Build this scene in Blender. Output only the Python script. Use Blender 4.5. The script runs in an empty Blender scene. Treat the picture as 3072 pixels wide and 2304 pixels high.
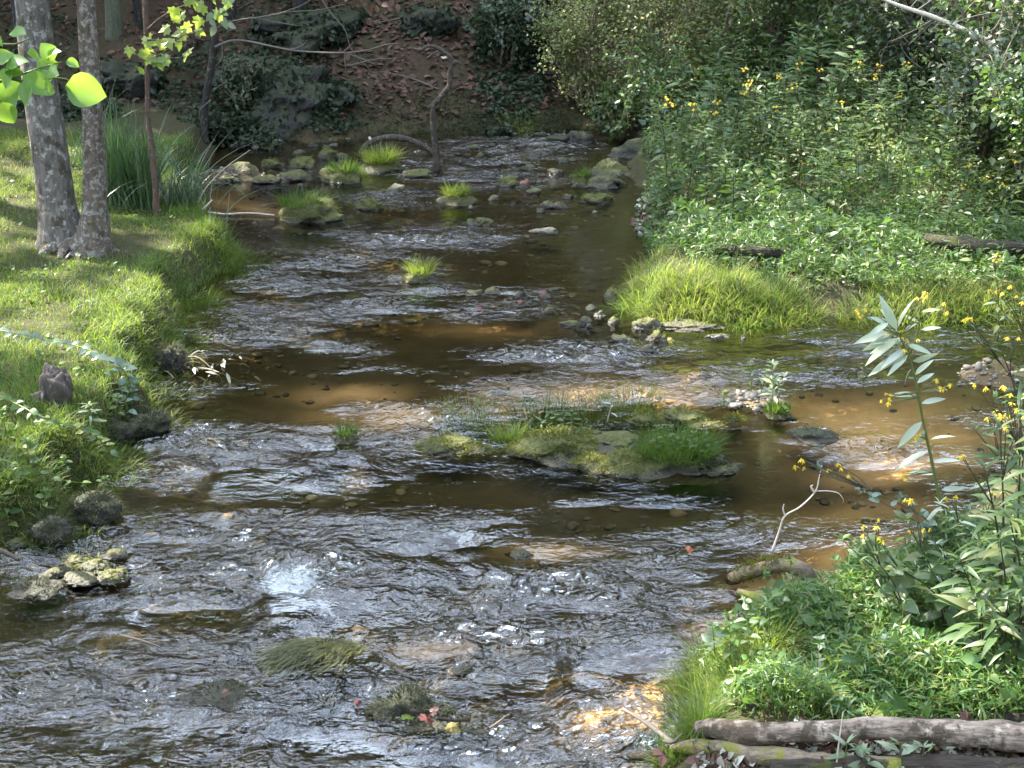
import bpy, math, random
import numpy as np
from mathutils import Vector
R = math.radians
rng = np.random.default_rng(11)
random.seed(5)
C = bpy.context.scene.collection
SC = bpy.context.scene

# ------------------------------------------------------------------ camera model (used to lay out the plan of the creek)
FPX, PITCH, CAMZ = 1487.0, R(22.0), 4.0
cp, sp = math.cos(PITCH), math.sin(PITCH)
def raydir(px, py):
    x = (px - 512) / FPX; y = -(py - 384) / FPX
    return np.array([x, cp + y * sp, -sp + y * cp])
def at(px, py, z=0.0):                       # point of the plane z under a pixel
    d = raydir(px, py); t = (z - CAMZ) / d[2]
    return np.array([0, 0, CAMZ]) + d * t
def aty(px, py, Y):                          # point of the vertical plane y = Y under a pixel
    d = raydir(px, py)
    return np.array([0, 0, CAMZ]) + d * (Y / d[1])
def ppm(P):                                  # pixels per metre there
    return FPX / (P[1] * cp - (P[2] - CAMZ) * sp)

SUN_AZ, SUN_EL = R(-58), R(43)
SUN = np.array([math.sin(SUN_AZ) * math.cos(SUN_EL), math.cos(SUN_AZ) * math.cos(SUN_EL), math.sin(SUN_EL)])

# ------------------------------------------------------------------ noise
def _h(ix, iy, iz, seed):
    n = (ix * 374761393 + iy * 668265263 + iz * 2147483647 + seed * 974634777) & 0xFFFFFFFF
    n = ((n ^ (n >> 13)) * 1274126177) & 0xFFFFFFFF
    return ((n ^ (n >> 16)) & 0xFFFF) / 32767.5 - 1.0
def noise3(x, y, z, seed=0):
    x, y, z = np.broadcast_arrays(np.asarray(x, float), np.asarray(y, float), np.asarray(z, float))
    xi, yi, zi = np.floor(x).astype(np.int64), np.floor(y).astype(np.int64), np.floor(z).astype(np.int64)
    fx, fy, fz = x - xi, y - yi, z - zi
    ux, uy, uz = (f * f * f * (f * (f * 6 - 15) + 10) for f in (fx, fy, fz))
    r = 0
    for dx in (0, 1):
        for dy in (0, 1):
            for dz in (0, 1):
                w = (ux if dx else 1 - ux) * (uy if dy else 1 - uy) * (uz if dz else 1 - uz)
                r = r + w * _h(xi + dx, yi + dy, zi + dz, seed)
    return r
def noise2(x, y, seed=0):
    x, y = np.asarray(x, float), np.asarray(y, float)
    xi, yi = np.floor(x).astype(np.int64), np.floor(y).astype(np.int64)
    fx, fy = x - xi, y - yi
    u, v = (f * f * f * (f * (f * 6 - 15) + 10) for f in (fx, fy))
    r = 0
    for dx in (0, 1):
        for dy in (0, 1):
            a = _h(xi + dx, yi + dy, 7, seed) * 3.14159265
            g = np.cos(a) * (fx - dx) + np.sin(a) * (fy - dy)
            r = r + (u if dx else 1 - u) * (v if dy else 1 - v) * g
    return r * 1.5
def fbm2(x, y, o=4, seed=0, gain=0.5):
    r, a, f = 0, 1.0, 1.0
    for i in range(o):
        r = r + a * noise2(x * f, y * f, seed + i); a *= gain; f *= 2.03
    return r
def ss(a, b, x):
    t = np.clip((x - a) / (b - a), 0, 1); return t * t * (3 - 2 * t)

# ------------------------------------------------------------------ mesh builder
class MB:
    def __init__(s): s.v = []; s.f = []; s.n = 0; s.m = []
    def add(s, V, F, m=0):
        V = np.asarray(V, float).reshape(-1, 3)
        for f in (F if isinstance(F, list) else [F]):
            f = np.asarray(f, np.int64)
            if len(f): s.f.append(f + s.n); s.m.append(np.full(len(f), m, np.int32))
        s.v.append(V); s.n += len(V); return s
    def verts(s): return np.concatenate(s.v) if s.v else np.zeros((0, 3))
    def build(s, name, mats, parent=None, loc=None, smooth=True):
        V = s.verts()
        me = bpy.data.meshes.new(name)
        tot = np.concatenate([np.full(len(f), f.shape[1], np.int32) for f in s.f])
        flat = np.concatenate([f.ravel() for f in s.f]).astype(np.int32)
        me.vertices.add(len(V)); me.vertices.foreach_set('co', V.astype(np.float32).ravel())
        me.loops.add(len(flat)); me.loops.foreach_set('vertex_index', flat)
        me.polygons.add(len(tot))
        me.polygons.foreach_set('loop_start', np.concatenate([[0], np.cumsum(tot)[:-1]]).astype(np.int32))
        me.polygons.foreach_set('loop_total', tot)
        if not isinstance(mats, (list, tuple)): mats = [mats]
        for m in mats: me.materials.append(m)
        me.polygons.foreach_set('material_index', np.concatenate(s.m))
        me.polygons.foreach_set('use_smooth', np.full(len(tot), bool(smooth)))
        me.update(calc_edges=True)
        o = bpy.data.objects.new(name, me); C.objects.link(o)
        if parent is not None: o.parent = parent
        if loc is not None: o.location = loc
        return o
def tag(o, label=None, cat=None, group=None, kind=None):
    if label: o['label'] = label
    if cat: o['category'] = cat
    if group: o['group'] = group
    if kind: o['kind'] = kind
    return o
def thing(name, label, cat, loc=(0, 0, 0), group=None):
    o = bpy.data.objects.new(name, None); C.objects.link(o); o.location = loc
    o.empty_display_size = 0.1
    return tag(o, label, cat, group)
def dup(root, loc, rotz=0.0, scale=1.0, label=None, group=None):
    r = root.copy(); C.objects.link(r); r.location = loc; r.rotation_euler = (0, 0, rotz); r.scale = (scale,) * 3
    if label: r['label'] = label
    if group: r['group'] = group
    for ch in list(root.children):
        c = ch.copy(); C.objects.link(c); c.parent = r
        for g in ch.children:
            d = g.copy(); C.objects.link(d); d.parent = c
    return r

# ------------------------------------------------------------------ shape helpers
def smooth_path(P, n=6):
    P = np.asarray(P, float)
    if len(P) < 3: 
        t = np.linspace(0, 1, n + 1)[:, None]; return P[0] * (1 - t) + P[-1] * t
    Q = np.vstack([2 * P[0] - P[1], P, 2 * P[-1] - P[-2]]); out = []
    for i in range(1, len(Q) - 2):
        for t in np.linspace(0, 1, n, endpoint=False):
            a, b, c, d = Q[i - 1:i + 3]
            out.append(0.5 * (2 * b + (c - a) * t + (2 * a - 5 * b + 4 * c - d) * t * t + (3 * b - a - 3 * c + d) * t ** 3))
    out.append(P[-1]); return np.array(out)
def tube(mb, P, rad, n=8, m=0, rough=0.0, freq=6.0, seed=0, caps=True, along=1.0):
    P = np.asarray(P, float); k = len(P)
    rad = np.interp(np.linspace(0, 1, k), np.linspace(0, 1, len(np.atleast_1d(rad))), np.atleast_1d(rad)) if np.ndim(rad) else np.full(k, rad)
    T = np.gradient(P, axis=0); T /= np.linalg.norm(T, axis=1)[:, None] + 1e-9
    ref = np.array([0, 0, 1.0]) if abs(T[0][2]) < 0.8 else np.array([1.0, 0, 0])
    A = np.cross(T[0], ref); A /= np.linalg.norm(A); V = []
    ang = np.linspace(0, 2 * np.pi, n, endpoint=False)
    for i in range(k):
        A = A - T[i] * np.dot(A, T[i]); A /= np.linalg.norm(A) + 1e-9
        B = np.cross(T[i], A)
        V.append(P[i] + rad[i] * (np.cos(ang)[:, None] * A + np.sin(ang)[:, None] * B))
    V = np.array(V)
    if rough:
        D = V - P[:, None, :]
        q = V * freq
        nn = noise3(q[..., 0], q[..., 1], q[..., 2] * along, seed) + 0.5 * noise3(q[..., 0] * 2.3, q[..., 1] * 2.3, q[..., 2] * 2.3 * along, seed + 1)
        V = P[:, None, :] + D * (1 + rough * nn[..., None])
    V = V.reshape(-1, 3)
    i = np.arange(k - 1)[:, None] * n; j = np.arange(n)[None, :]; j2 = (j + 1) % n
    F = np.stack([i + j, i + j2, i + n + j2, i + n + j], -1).reshape(-1, 4)
    Fs = [F]
    if caps:
        V = np.vstack([V, P[0], P[-1]]); a = k * n; jj = np.arange(n); j3 = (jj + 1) % n
        Fs.append(np.stack([np.full(n, a), j3, jj], -1)); Fs.append(np.stack([np.full(n, a + 1), (k - 1) * n + jj, (k - 1) * n + j3], -1))
    mb.add(V, Fs, m)
def leaf_tpl(w=0.3, ns=3, fold=0.15, droop=0.25, peak=0.4, petiole=0.0, wavy=0.0):
    ys = np.linspace(0, 1, ns + 2)
    V = [[0, petiole, 0]]; F = []
    def zz(y): return -droop * y * y
    for y in ys[1:-1]:
        ww = w * (np.sin(np.pi * y ** (np.log(0.5) / np.log(peak))) ** 0.8)
        yy = petiole + y * (1 - petiole)
        V += [[-ww / 2, yy, zz(y) + fold * ww + wavy * math.sin(9 * y)], [0, yy, zz(y)], [ww / 2, yy, zz(y) + fold * ww - wavy * math.sin(8 * y)]]
    V.append([0, 1, zz(1.0)])
    T = []
    T += [[0, 2, 1], [0, 3, 2]]
    for i in range(ns - 1):
        a = 1 + 3 * i
        F += [[a, a + 1, a + 4, a + 3], [a + 1, a + 2, a + 5, a + 4]]
    a = 1 + 3 * (ns - 1); e = len(V) - 1
    T += [[a, a + 1, e], [a + 1, a + 2, e]]
    return np.array(V, float), [np.array(F, int).reshape(-1, 4), np.array(T, int)]
def maple_tpl():
    pts = [(0, .12), (.22, .0), (.30, .14), (.52, .20), (.40, .38), (.50, .62), (.26, .58), (.20, .72), (0, 1.0)]
    L = [(-x, y) for x, y in pts[1:-1]]
    ring = pts + L[::-1]
    V = [[0, .4, 0]] + [[x, y, -.55 * x * x - .30 * y * y + 0.16 * abs(x) + .07 * math.sin(7 * x + 5 * y)] for x, y in ring]
    n = len(ring); T = [[0, 1 + i, 1 + (i + 1) % n] for i in range(n)]
    return np.array(V, float), [np.array(T, int)]
def unit(v): return v / (np.linalg.norm(v, axis=-1, keepdims=True) + 1e-9)
def place(mb, tpl, P, D, N, S, m=0, SW=None):
    TV, TF = tpl; P = np.asarray(P, float); k = len(P)
    if k == 0: return
    D = unit(np.asarray(D, float)); N = np.asarray(N, float)
    X = unit(np.cross(D, N)); Z = np.cross(X, D)
    S = np.broadcast_to(np.asarray(S, float), (k,)); SW = S if SW is None else SW
    V = P[:, None, :] + TV[None, :, 0, None] * (X * SW[:, None])[:, None, :] + TV[None, :, 1, None] * (D * S[:, None])[:, None, :] + TV[None, :, 2, None] * (Z * S[:, None])[:, None, :]
    nv = len(TV); off = (np.arange(k) * nv)[:, None, None]
    mb.add(V.reshape(-1, 3), [(f[None] + off).reshape(-1, f.shape[1]) for f in TF if len(f)], m)
def blades(mb, P, az, L, w, th0, kk, ns=3, m=0, tw=0.5):
    P = np.asarray(P, float); N = len(P)
    az, L, w, th0, kk = (np.broadcast_to(np.asarray(a, float), (N,)) for a in (az, L, w, th0, kk))
    sa = az + np.pi / 2 + rng.normal(0, tw, N); side = np.stack([np.cos(sa), np.sin(sa), 0 * sa], -1)
    out = np.stack([np.cos(az), np.sin(az), 0 * az], -1); up = np.array([0, 0, 1.0])
    p = P.copy(); rows = []
    for s in range(ns + 1):
        t = s / ns; ww = w * 0.5 * (1 - t ** 1.6 * 0.93)
        rows += [p - side * ww[:, None], p + side * ww[:, None]]
        th = th0 + kk * (t + 0.5 / ns)
        p = p + (L / ns)[:, None] * (np.sin(th)[:, None] * out + np.cos(th)[:, None] * up)
    V = np.stack(rows, 1); nv = 2 * (ns + 1)
    F = np.array([[2 * s, 2 * s + 1, 2 * s + 3, 2 * s + 2] for s in range(ns)])
    mb.add(V.reshape(-1, 3), (F[None] + (np.arange(N) * nv)[:, None, None]).reshape(-1, 4), m)
def randdir(n):
    v = rng.normal(size=(n, 3)); return unit(v)
import bmesh
_ico = {}
def ico(sub):
    if sub not in _ico:
        b = bmesh.new(); bmesh.ops.create_icosphere(b, subdivisions=sub, radius=1.0)
        b.verts.ensure_lookup_table()
        _ico[sub] = (np.array([v.co[:] for v in b.verts]), np.array([[v.index for v in f.verts] for f in b.faces])); b.free()
    return _ico[sub]
def rock_verts(sx, sy, sz, seed, sub=4, rough=0.3, angular=0.4):
    V, F = ico(sub); p = V * 1.0
    q = p + seed * 3.17
    r = 1 + rough * noise3(q[:, 0] * 1.4, q[:, 1] * 1.4, q[:, 2] * 1.4, seed) + rough * .5 * noise3(q[:, 0] * 3, q[:, 1] * 3, q[:, 2] * 3, seed + 1) + rough * .22 * noise3(q[:, 0] * 7, q[:, 1] * 7, q[:, 2] * 7, seed + 2)
    if angular:
        r2 = np.random.default_rng(seed)
        for k in range(7):
            d = unit(r2.normal(size=3)); h = r2.uniform(.62, .95)
            dd = p @ d * r; r = np.where(dd > h, r * (1 - angular * (dd - h) / np.maximum(dd, .1)), r)
    return p * r[:, None] * np.array([sx, sy, sz]), F
def in_poly(x, y, poly):
    poly = np.asarray(poly); ins = np.zeros(np.shape(x), bool); n = len(poly)
    for i in range(n):
        x1, y1 = poly[i][:2]; x2, y2 = poly[(i + 1) % n][:2]
        c = ((y1 > y) != (y2 > y)) & (x < (x2 - x1) * (y - y1) / (y2 - y1 + 1e-12) + x1)
        ins ^= c
    return ins
def sdist(x, y, poly):                       # positive inside
    poly = np.asarray(poly); d = np.full(np.shape(x), 1e9); n = len(poly)
    for i in range(n):
        a = poly[i][:2]; b = poly[(i + 1) % n][:2]; e = b - a
        t = np.clip(((x - a[0]) * e[0] + (y - a[1]) * e[1]) / (e @ e + 1e-12), 0, 1)
        d = np.minimum(d, (x - a[0] - t * e[0]) ** 2 + (y - a[1] - t * e[1]) ** 2)
    d = np.sqrt(d); return np.where(in_poly(x, y, poly), d, -d)
# ------------------------------------------------------------------ materials
class NT:
    def __init__(s, name):
        s.mat = bpy.data.materials.new(name); s.mat.use_nodes = True
        s.t = s.mat.node_tree; s.t.nodes.clear(); s.out = s.t.nodes.new('ShaderNodeOutputMaterial')
    def n(s, typ, ins=None, **kw):
        nd = s.t.nodes.new('ShaderNode' + typ)
        for k, v in kw.items(): setattr(nd, k, v)
        for k, v in (ins or {}).items():
            i = nd.inputs[k]
            if isinstance(v, bpy.types.NodeSocket): s.t.links.new(v, i)
            else: i.default_value = v
        return nd
    def mix(s, f, a, b, typ='RGBA', blend='MIX'):
        nd = s.t.nodes.new('ShaderNodeMix'); nd.data_type = typ; nd.blend_type = blend
        ia, ib, io = {'RGBA': (6, 7, 2), 'FLOAT': (2, 3, 0)}[typ]
        for i, v in ((0, f), (ia, a), (ib, b)):
            if isinstance(v, bpy.types.NodeSocket): s.t.links.new(v, nd.inputs[i])
            else: nd.inputs[i].default_value = (tuple(v) + (1,))[:4] if (i in (6, 7)) else v
        return nd.outputs[io]
    def math(s, op, a, b=0.0, clamp=False):
        nd = s.t.nodes.new('ShaderNodeMath'); nd.operation = op; nd.use_clamp = clamp
        for i, v in enumerate((a, b)):
            if isinstance(v, bpy.types.NodeSocket): s.t.links.new(v, nd.inputs[i])
            else: nd.inputs[i].default_value = v
        return nd.outputs[0]
    def ramp(s, f, stops):
        nd = s.t.nodes.new('ShaderNodeValToRGB'); e = nd.color_ramp.elements
        while len(e) < len(stops): e.new(0.5)
        for x, (p, c) in zip(e, stops): x.position = p; x.color = tuple(c) + (1,)
        s.t.links.new(f, nd.inputs[0]); return nd.outputs[0]
    def noise(s, scale, detail=4, vec=None, rough=0.55, dist=0.0):
        nd = s.n('TexNoise', {'Scale': scale, 'Detail': detail, 'Roughness': rough, 'Distortion': dist})
        if vec is not None: s.t.links.new(vec, nd.inputs['Vector'])
        return nd.outputs['Fac']
    def pos(s, sc=(1, 1, 1)):
        g = s.n('TexCoord').outputs['Object']
        return s.n('Mapping', {'Vector': g, 'Scale': sc}).outputs[0]
    def wpos(s, sc=(1, 1, 1)):
        g = s.n('NewGeometry').outputs['Position']
        return s.n('Mapping', {'Vector': g, 'Scale': sc}).outputs[0]
    def link(s, a, b): s.t.links.new(a, b)
    def surf(s, sh): s.link(sh, s.out.inputs['Surface']); return s.mat

def leaf_mat(name, cols, trans=0.35, rough=0.45, spec=0.5, tcol=None, back=None):
    t = NT(name)
    g = t.n('NewGeometry'); oi = t.n('ObjectInfo')
    f = t.math('FRACT', t.math('ADD', g.outputs['Random Per Island'], t.math('MULTIPLY', oi.outputs['Random'], 0.37)))
    k = len(cols)
    c = t.ramp(f, [((i + .5) / k, x) for i, x in enumerate(cols)])
    v = t.noise(3.0, 2, t.wpos())
    c = t.mix(t.math('MULTIPLY', v, 0.45), c, tuple(x * 0.55 for x in cols[0]))
    if back:                                  # paler leaf underside
        c2 = t.mix(g.outputs['Backfacing'], c, back)
    else: c2 = c
    p = t.n('BsdfPrincipled', {'Base Color': c2, 'Roughness': rough, 'Specular IOR Level': spec}).outputs[0]
    tc = t.mix(0.75, c, tcol or tuple(min(1, x * 2.2) for x in cols[len(cols) // 2]))
    tr = t.n('BsdfTranslucent', {'Color': tc}).outputs[0]
    m = t.n('MixShader', {0: trans, 1: p, 2: tr}).outputs[0]
    return t.surf(m)
def plain(name, col, rough=0.7, spec=0.3, var=0.25, scale=20):
    t = NT(name); n = t.noise(scale, 3, t.pos())
    c = t.mix(n, tuple(x * (1 - var) for x in col), tuple(min(1, x * (1 + var)) for x in col))
    return t.surf(t.n('BsdfPrincipled', {'Base Color': c, 'Roughness': rough, 'Specular IOR Level': spec}).outputs[0])
def bark_mat(name, c1, c2, lichen=None, lich=0.5, sc=(30, 30, 6), bump=0.6, moss=None, mossl=0.55, lsc=22, rough=0.9):
    t = NT(name); p = t.pos(sc)
    n = t.noise(1.0, 5, p, .65); c = t.mix(t.ramp(n, [(0.3, (0, 0, 0)), (0.7, (1, 1, 1))]), c1, c2)
    if lichen:
        l = t.noise(lsc, 4, t.pos(), .7); c = t.mix(t.ramp(l, [(lich - .03, (0, 0, 0)), (lich + .03, (1, 1, 1))]), c, lichen)
    if moss:
        l = t.noise(7, 4, t.pos(), .7); c = t.mix(t.ramp(l, [(mossl - .05, (0, 0, 0)), (mossl + .05, (1, 1, 1))]), c, moss)
    b = t.n('Bump', {'Height': n, 'Strength': bump, 'Distance': 0.02}).outputs[0]
    return t.surf(t.n('BsdfPrincipled', {'Base Color': c, 'Roughness': rough, 'Specular IOR Level': .25, 'Normal': b}).outputs[0])
def rock_mat(name, c1, c2, moss=0.0, mcol=(.042, .050, .012), rough=0.75, mcol2=(.085, .082, .016)):
    t = NT(name); p = t.wpos()
    n = t.noise(9, 6, p, .65); n2 = t.noise(45, 4, p, .6)
    c = t.mix(t.ramp(n, [(.3, (0, 0, 0)), (.7, (1, 1, 1))]), c1, c2)
    c = t.mix(t.math('MULTIPLY', n2, .5), c, tuple(x * .35 for x in c1))
    if moss:
        g = t.n('NewGeometry'); z = t.n('SeparateXYZ', {0: g.outputs['Normal']}).outputs[2]
        l = t.math('ADD', t.math('MULTIPLY', z, .35), t.noise(6, 5, p, .7))
        k = 1.0 - moss * .75
        f = t.ramp(l, [(max(0, k - .1), (0, 0, 0)), (min(1, k + .02), (1, 1, 1))])
        mc = t.mix(t.noise(30, 3, p), mcol, mcol2)
        c = t.mix(f, c, mc)
    b = t.n('Bump', {'Height': t.math('ADD', n, t.math('MULTIPLY', n2, .4)), 'Strength': 1.0, 'Distance': .05}).outputs[0]
    zz = t.n('SeparateXYZ', {0: t.n('NewGeometry').outputs['Position']}).outputs[2]
    wet = t.ramp(t.math('ADD', zz, t.math('MULTIPLY', n, .05)), [(.035, (1, 1, 1)), (.065, (0, 0, 0))])       # soaked, silty foot of the stone
    c = t.mix(wet, c, t.mix(n2, (.018, .016, .010), (.05, .042, .026)))
    rough = t.math('SUBTRACT', rough, t.math('MULTIPLY', wet, .35))
    return t.surf(t.n('BsdfPrincipled', {'Base Color': c, 'Roughness': rough, 'Specular IOR Level': .4, 'Normal': b}).outputs[0])

M = {}
M['grass'] = leaf_mat('lawn_grass', [(.065, .13, .018), (.085, .17, .022), (.115, .195, .03), (.09, .165, .022), (.15, .18, .045)], .4, .5, .35, (.26, .36, .04))
M['grass_dry'] = leaf_mat('dry_grass', [(.11, .10, .04), (.17, .14, .06), (.08, .10, .028), (.20, .16, .08)], .35, .75, .1, (.3, .28, .1))
M['tussock'] = leaf_mat('tussock_grass', [(.09, .14, .02), (.125, .18, .03), (.17, .21, .045), (.11, .15, .03), (.26, .23, .10)], .42, .6, .25, (.34, .46, .05))
M['tuft'] = leaf_mat('tuft_grass', [(.045, .09, .016), (.065, .125, .02), (.10, .14, .028), (.055, .095, .018)], .4, .65, .2, (.2, .32, .04))
M['reed'] = leaf_mat('reed_blade', [(.045, .09, .032), (.07, .125, .042), (.11, .16, .065), (.05, .10, .036)], .3, .35, .6, (.1, .2, .04))
M['sedge'] = leaf_mat('sedge_blade', [(.10, .14, .09), (.15, .18, .12), (.07, .11, .06), (.2, .2, .14)], .25, .35, .6)
M['wing'] = leaf_mat('wingstem_leaf', [(.048, .085, .028), (.064, .11, .036), (.09, .135, .045), (.054, .092, .032), (.12, .13, .045)], .3, .45, .4, (.13, .24, .04), back=(.065, .10, .06))
M['weed'] = leaf_mat('weed_leaf', [(.036, .072, .02), (.055, .10, .026), (.082, .135, .03), (.046, .088, .022), (.12, .135, .035)], .33, .5, .35, (.16, .3, .04))
M['stilt'] = leaf_mat('stiltgrass_leaf', [(.034, .085, .02), (.05, .115, .025), (.075, .15, .032), (.12, .18, .038)], .35, .42, .5, (.18, .34, .05))
M['shrub_pale'] = leaf_mat('pale_shrub_leaf', [(.13, .16, .05), (.19, .21, .07), (.25, .25, .10), (.09, .14, .04)], .4, .5, .45, (.3, .34, .1))
M['shrub'] = leaf_mat('shrub_leaf', [(.034, .07, .018), (.05, .09, .022), (.07, .115, .028), (.10, .12, .03)], .32, .42, .5, (.14, .26, .04))
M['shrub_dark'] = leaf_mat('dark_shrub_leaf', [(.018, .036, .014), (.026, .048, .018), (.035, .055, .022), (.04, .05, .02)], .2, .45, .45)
M['silver_sunlit'] = leaf_mat('sunlit_silvery_leaf', [(.32, .37, .28), (.38, .42, .34), (.26, .32, .20)], .35, .3, .7, (.5, .6, .35))  # sun glare on the leaves painted in as a paler leaf colour
M['shade_ivy'] = leaf_mat('shade_ivy_leaf', [(.010, .022, .009), (.016, .030, .011), (.022, .036, .014), (.028, .034, .014)], .15, .55, .3)  # dark shrub leaf darkened further to paint in the slope's deep shade
M['slope_moss'] = leaf_mat('slope_moss_frond', [(.030, .040, .012), (.048, .056, .016), (.062, .066, .02), (.05, .045, .02)], .2, .7, .2)
M['canopy'] = leaf_mat('canopy_leaf', [(.03, .07, .018), (.045, .09, .022), (.06, .10, .026)], .3, .45, .4, (.12, .22, .03))
M['maple'] = leaf_mat('maple_leaf', [(.12, .20, .04), (.18, .25, .05), (.24, .28, .07), (.14, .22, .08)], .5, .4, .5, (.5, .62, .08))
M['broad'] = leaf_mat('broad_leaf', [(.09, .19, .03), (.12, .24, .04), (.15, .27, .05)], .5, .4, .5, (.34, .55, .06))
M['vine'] = leaf_mat('vine_leaf', [(.06, .11, .065), (.09, .14, .085), (.12, .16, .10)], .25, .35, .6)
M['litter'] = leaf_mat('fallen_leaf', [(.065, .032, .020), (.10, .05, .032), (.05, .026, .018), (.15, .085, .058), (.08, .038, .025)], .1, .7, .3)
M['redleaf'] = leaf_mat('red_leaf', [(.085, .012, .008), (.11, .02, .012), (.06, .02, .012)], .15, .45, .5)
M['orangeleaf'] = leaf_mat('orange_leaf', [(.26, .06, .018), (.3, .085, .025)], .2, .5, .4)
M['yellowleaf'] = leaf_mat('yellow_leaf', [(.2, .15, .02), (.22, .17, .04)], .25, .5, .4)
M['greyleaf'] = leaf_mat('grey_leaf', [(.3, .3, .24), (.4, .38, .3), (.2, .2, .15)], .1, .5, .4)
M['petal'] = leaf_mat('yellow_petal', [(.68, .52, .03), (.75, .58, .04), (.72, .48, .02)], .4, .5, .3, (.9, .7, .05))
M['disc'] = plain('flower_disc', (.5, .36, .05))
M['moss'] = leaf_mat('moss_frond', [(.07, .082, .013), (.115, .118, .018), (.155, .15, .022), (.052, .065, .012)], .25, .75, .15, (.2, .2, .02))
M['moss_dark'] = leaf_mat('dark_moss_frond', [(.018, .023, .008), (.03, .033, .011), (.042, .042, .014)], .25, .7, .2)
M['weedstream'] = leaf_mat('water_weed', [(.05, .055, .016), (.08, .08, .025), (.10, .095, .03)], .2, .35, .6)
M['stem'] = plain('green_stem', (.09, .11, .03), .5)
M['stem_dark'] = plain('dark_stem', (.04, .035, .02), .6)
M['twig'] = plain('bare_twig', (.16, .12, .085), .8, .2)
M['paletwig'] = plain('pale_twig', (.28, .23, .17), .8, .2)
M['greybranch'] = plain('grey_branch', (.10, .085, .07), .8, .2)
M['barkA'] = bark_mat('lichen_bark', (.05, .044, .038), (.17, .15, .125), (.25, .245, .21), .57, (30, 30, 7), 1.0, (.055, .045, .028), .56, lsc=15)
M['barkB'] = bark_mat('brown_bark', (.04, .03, .023), (.14, .108, .08), (.19, .18, .15), .54, (34, 34, 8), 1.0, (.045, .045, .02), .62)
M['barkC'] = bark_mat('sapling_bark', (.05, .03, .022), (.14, .09, .07), (.2, .2, .15), .62, (60, 60, 12), .6)
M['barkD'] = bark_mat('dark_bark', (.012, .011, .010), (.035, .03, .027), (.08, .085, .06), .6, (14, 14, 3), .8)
M['driftwood'] = bark_mat('drift_wood', (.022, .018, .014), (.07, .056, .043), (.13, .11, .085), .62, (40, 40, 8), .8)
M['palewood'] = bark_mat('pale_wood', (.38, .31, .24), (.6, .52, .43), None, .5, (50, 50, 10), .5)
M['log'] = bark_mat('log_wood', (.035, .025, .018), (.34, .265, .205), (.40, .33, .26), .60, (5, 30, 30), 1.0, (.06, .045, .03), .54, lsc=13)
M['logdark'] = bark_mat('rotten_log', (.012, .010, .008), (.05, .038, .028), (.08, .066, .05), .64, (10, 50, 50), 1.0, (.05, .055, .014), .6)
M['mosslog'] = bark_mat('mossy_log_wood', (.07, .055, .038), (.22, .17, .12), None, .5, (16, 40, 40), .8, (.13, .13, .02), .56)
M['rock'] = rock_mat('grey_stone', (.07, .06, .045), (.18, .155, .12), .40, (.045, .05, .014))
M['rock_wet'] = rock_mat('wet_stone', (.035, .03, .022), (.10, .083, .062), .36, (.035, .04, .012), rough=.45)
M['rock_moss'] = rock_mat('mossy_stone', (.06, .055, .045), (.15, .135, .11), .75)
M['rock_half'] = rock_mat('half_mossy_stone', (.08, .072, .06), (.2, .18, .15), .52, (.05, .055, .016))
M['rock_red'] = rock_mat('red_stone', (.10, .035, .028), (.19, .07, .05), rough=.45)
M['rock_pale'] = rock_mat('pale_stone', (.19, .16, .105), (.34, .29, .2))
M['rock_pink'] = rock_mat('pink_stone', (.12, .09, .065), (.25, .19, .15), .38, (.05, .052, .015))
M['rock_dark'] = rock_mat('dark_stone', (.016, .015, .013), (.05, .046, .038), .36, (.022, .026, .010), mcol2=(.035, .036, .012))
M['pebble'] = None

def pebble_mat():
    t = NT('pebble_mix'); g = t.n('NewGeometry').outputs['Random Per Island']
    c = t.ramp(g, [(0, (.045, .038, .028)), (.25, (.13, .11, .085)), (.5, (.075, .06, .043)), (.75, (.19, .165, .135)), (1, (.10, .072, .05))])
    return t.surf(t.n('BsdfPrincipled', {'Base Color': c, 'Roughness': .6}).outputs[0])
M['pebble'] = pebble_mat()
def bedstone_mat():
    t = NT('bed_stone_mix'); g = t.n('NewGeometry').outputs['Random Per Island']
    c = t.ramp(g, [(0, (.022, .018, .010)), (.3, (.065, .05, .028)), (.55, (.035, .03, .016)), (.8, (.14, .10, .062)), (1, (.24, .18, .12))])
    c = t.mix(t.math('MULTIPLY', t.noise(40, 3, t.wpos()), .6), c, (.03, .026, .013))
    return t.surf(t.n('BsdfPrincipled', {'Base Color': c, 'Roughness': .7}).outputs[0])
M['bedstone'] = bedstone_mat()

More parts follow.
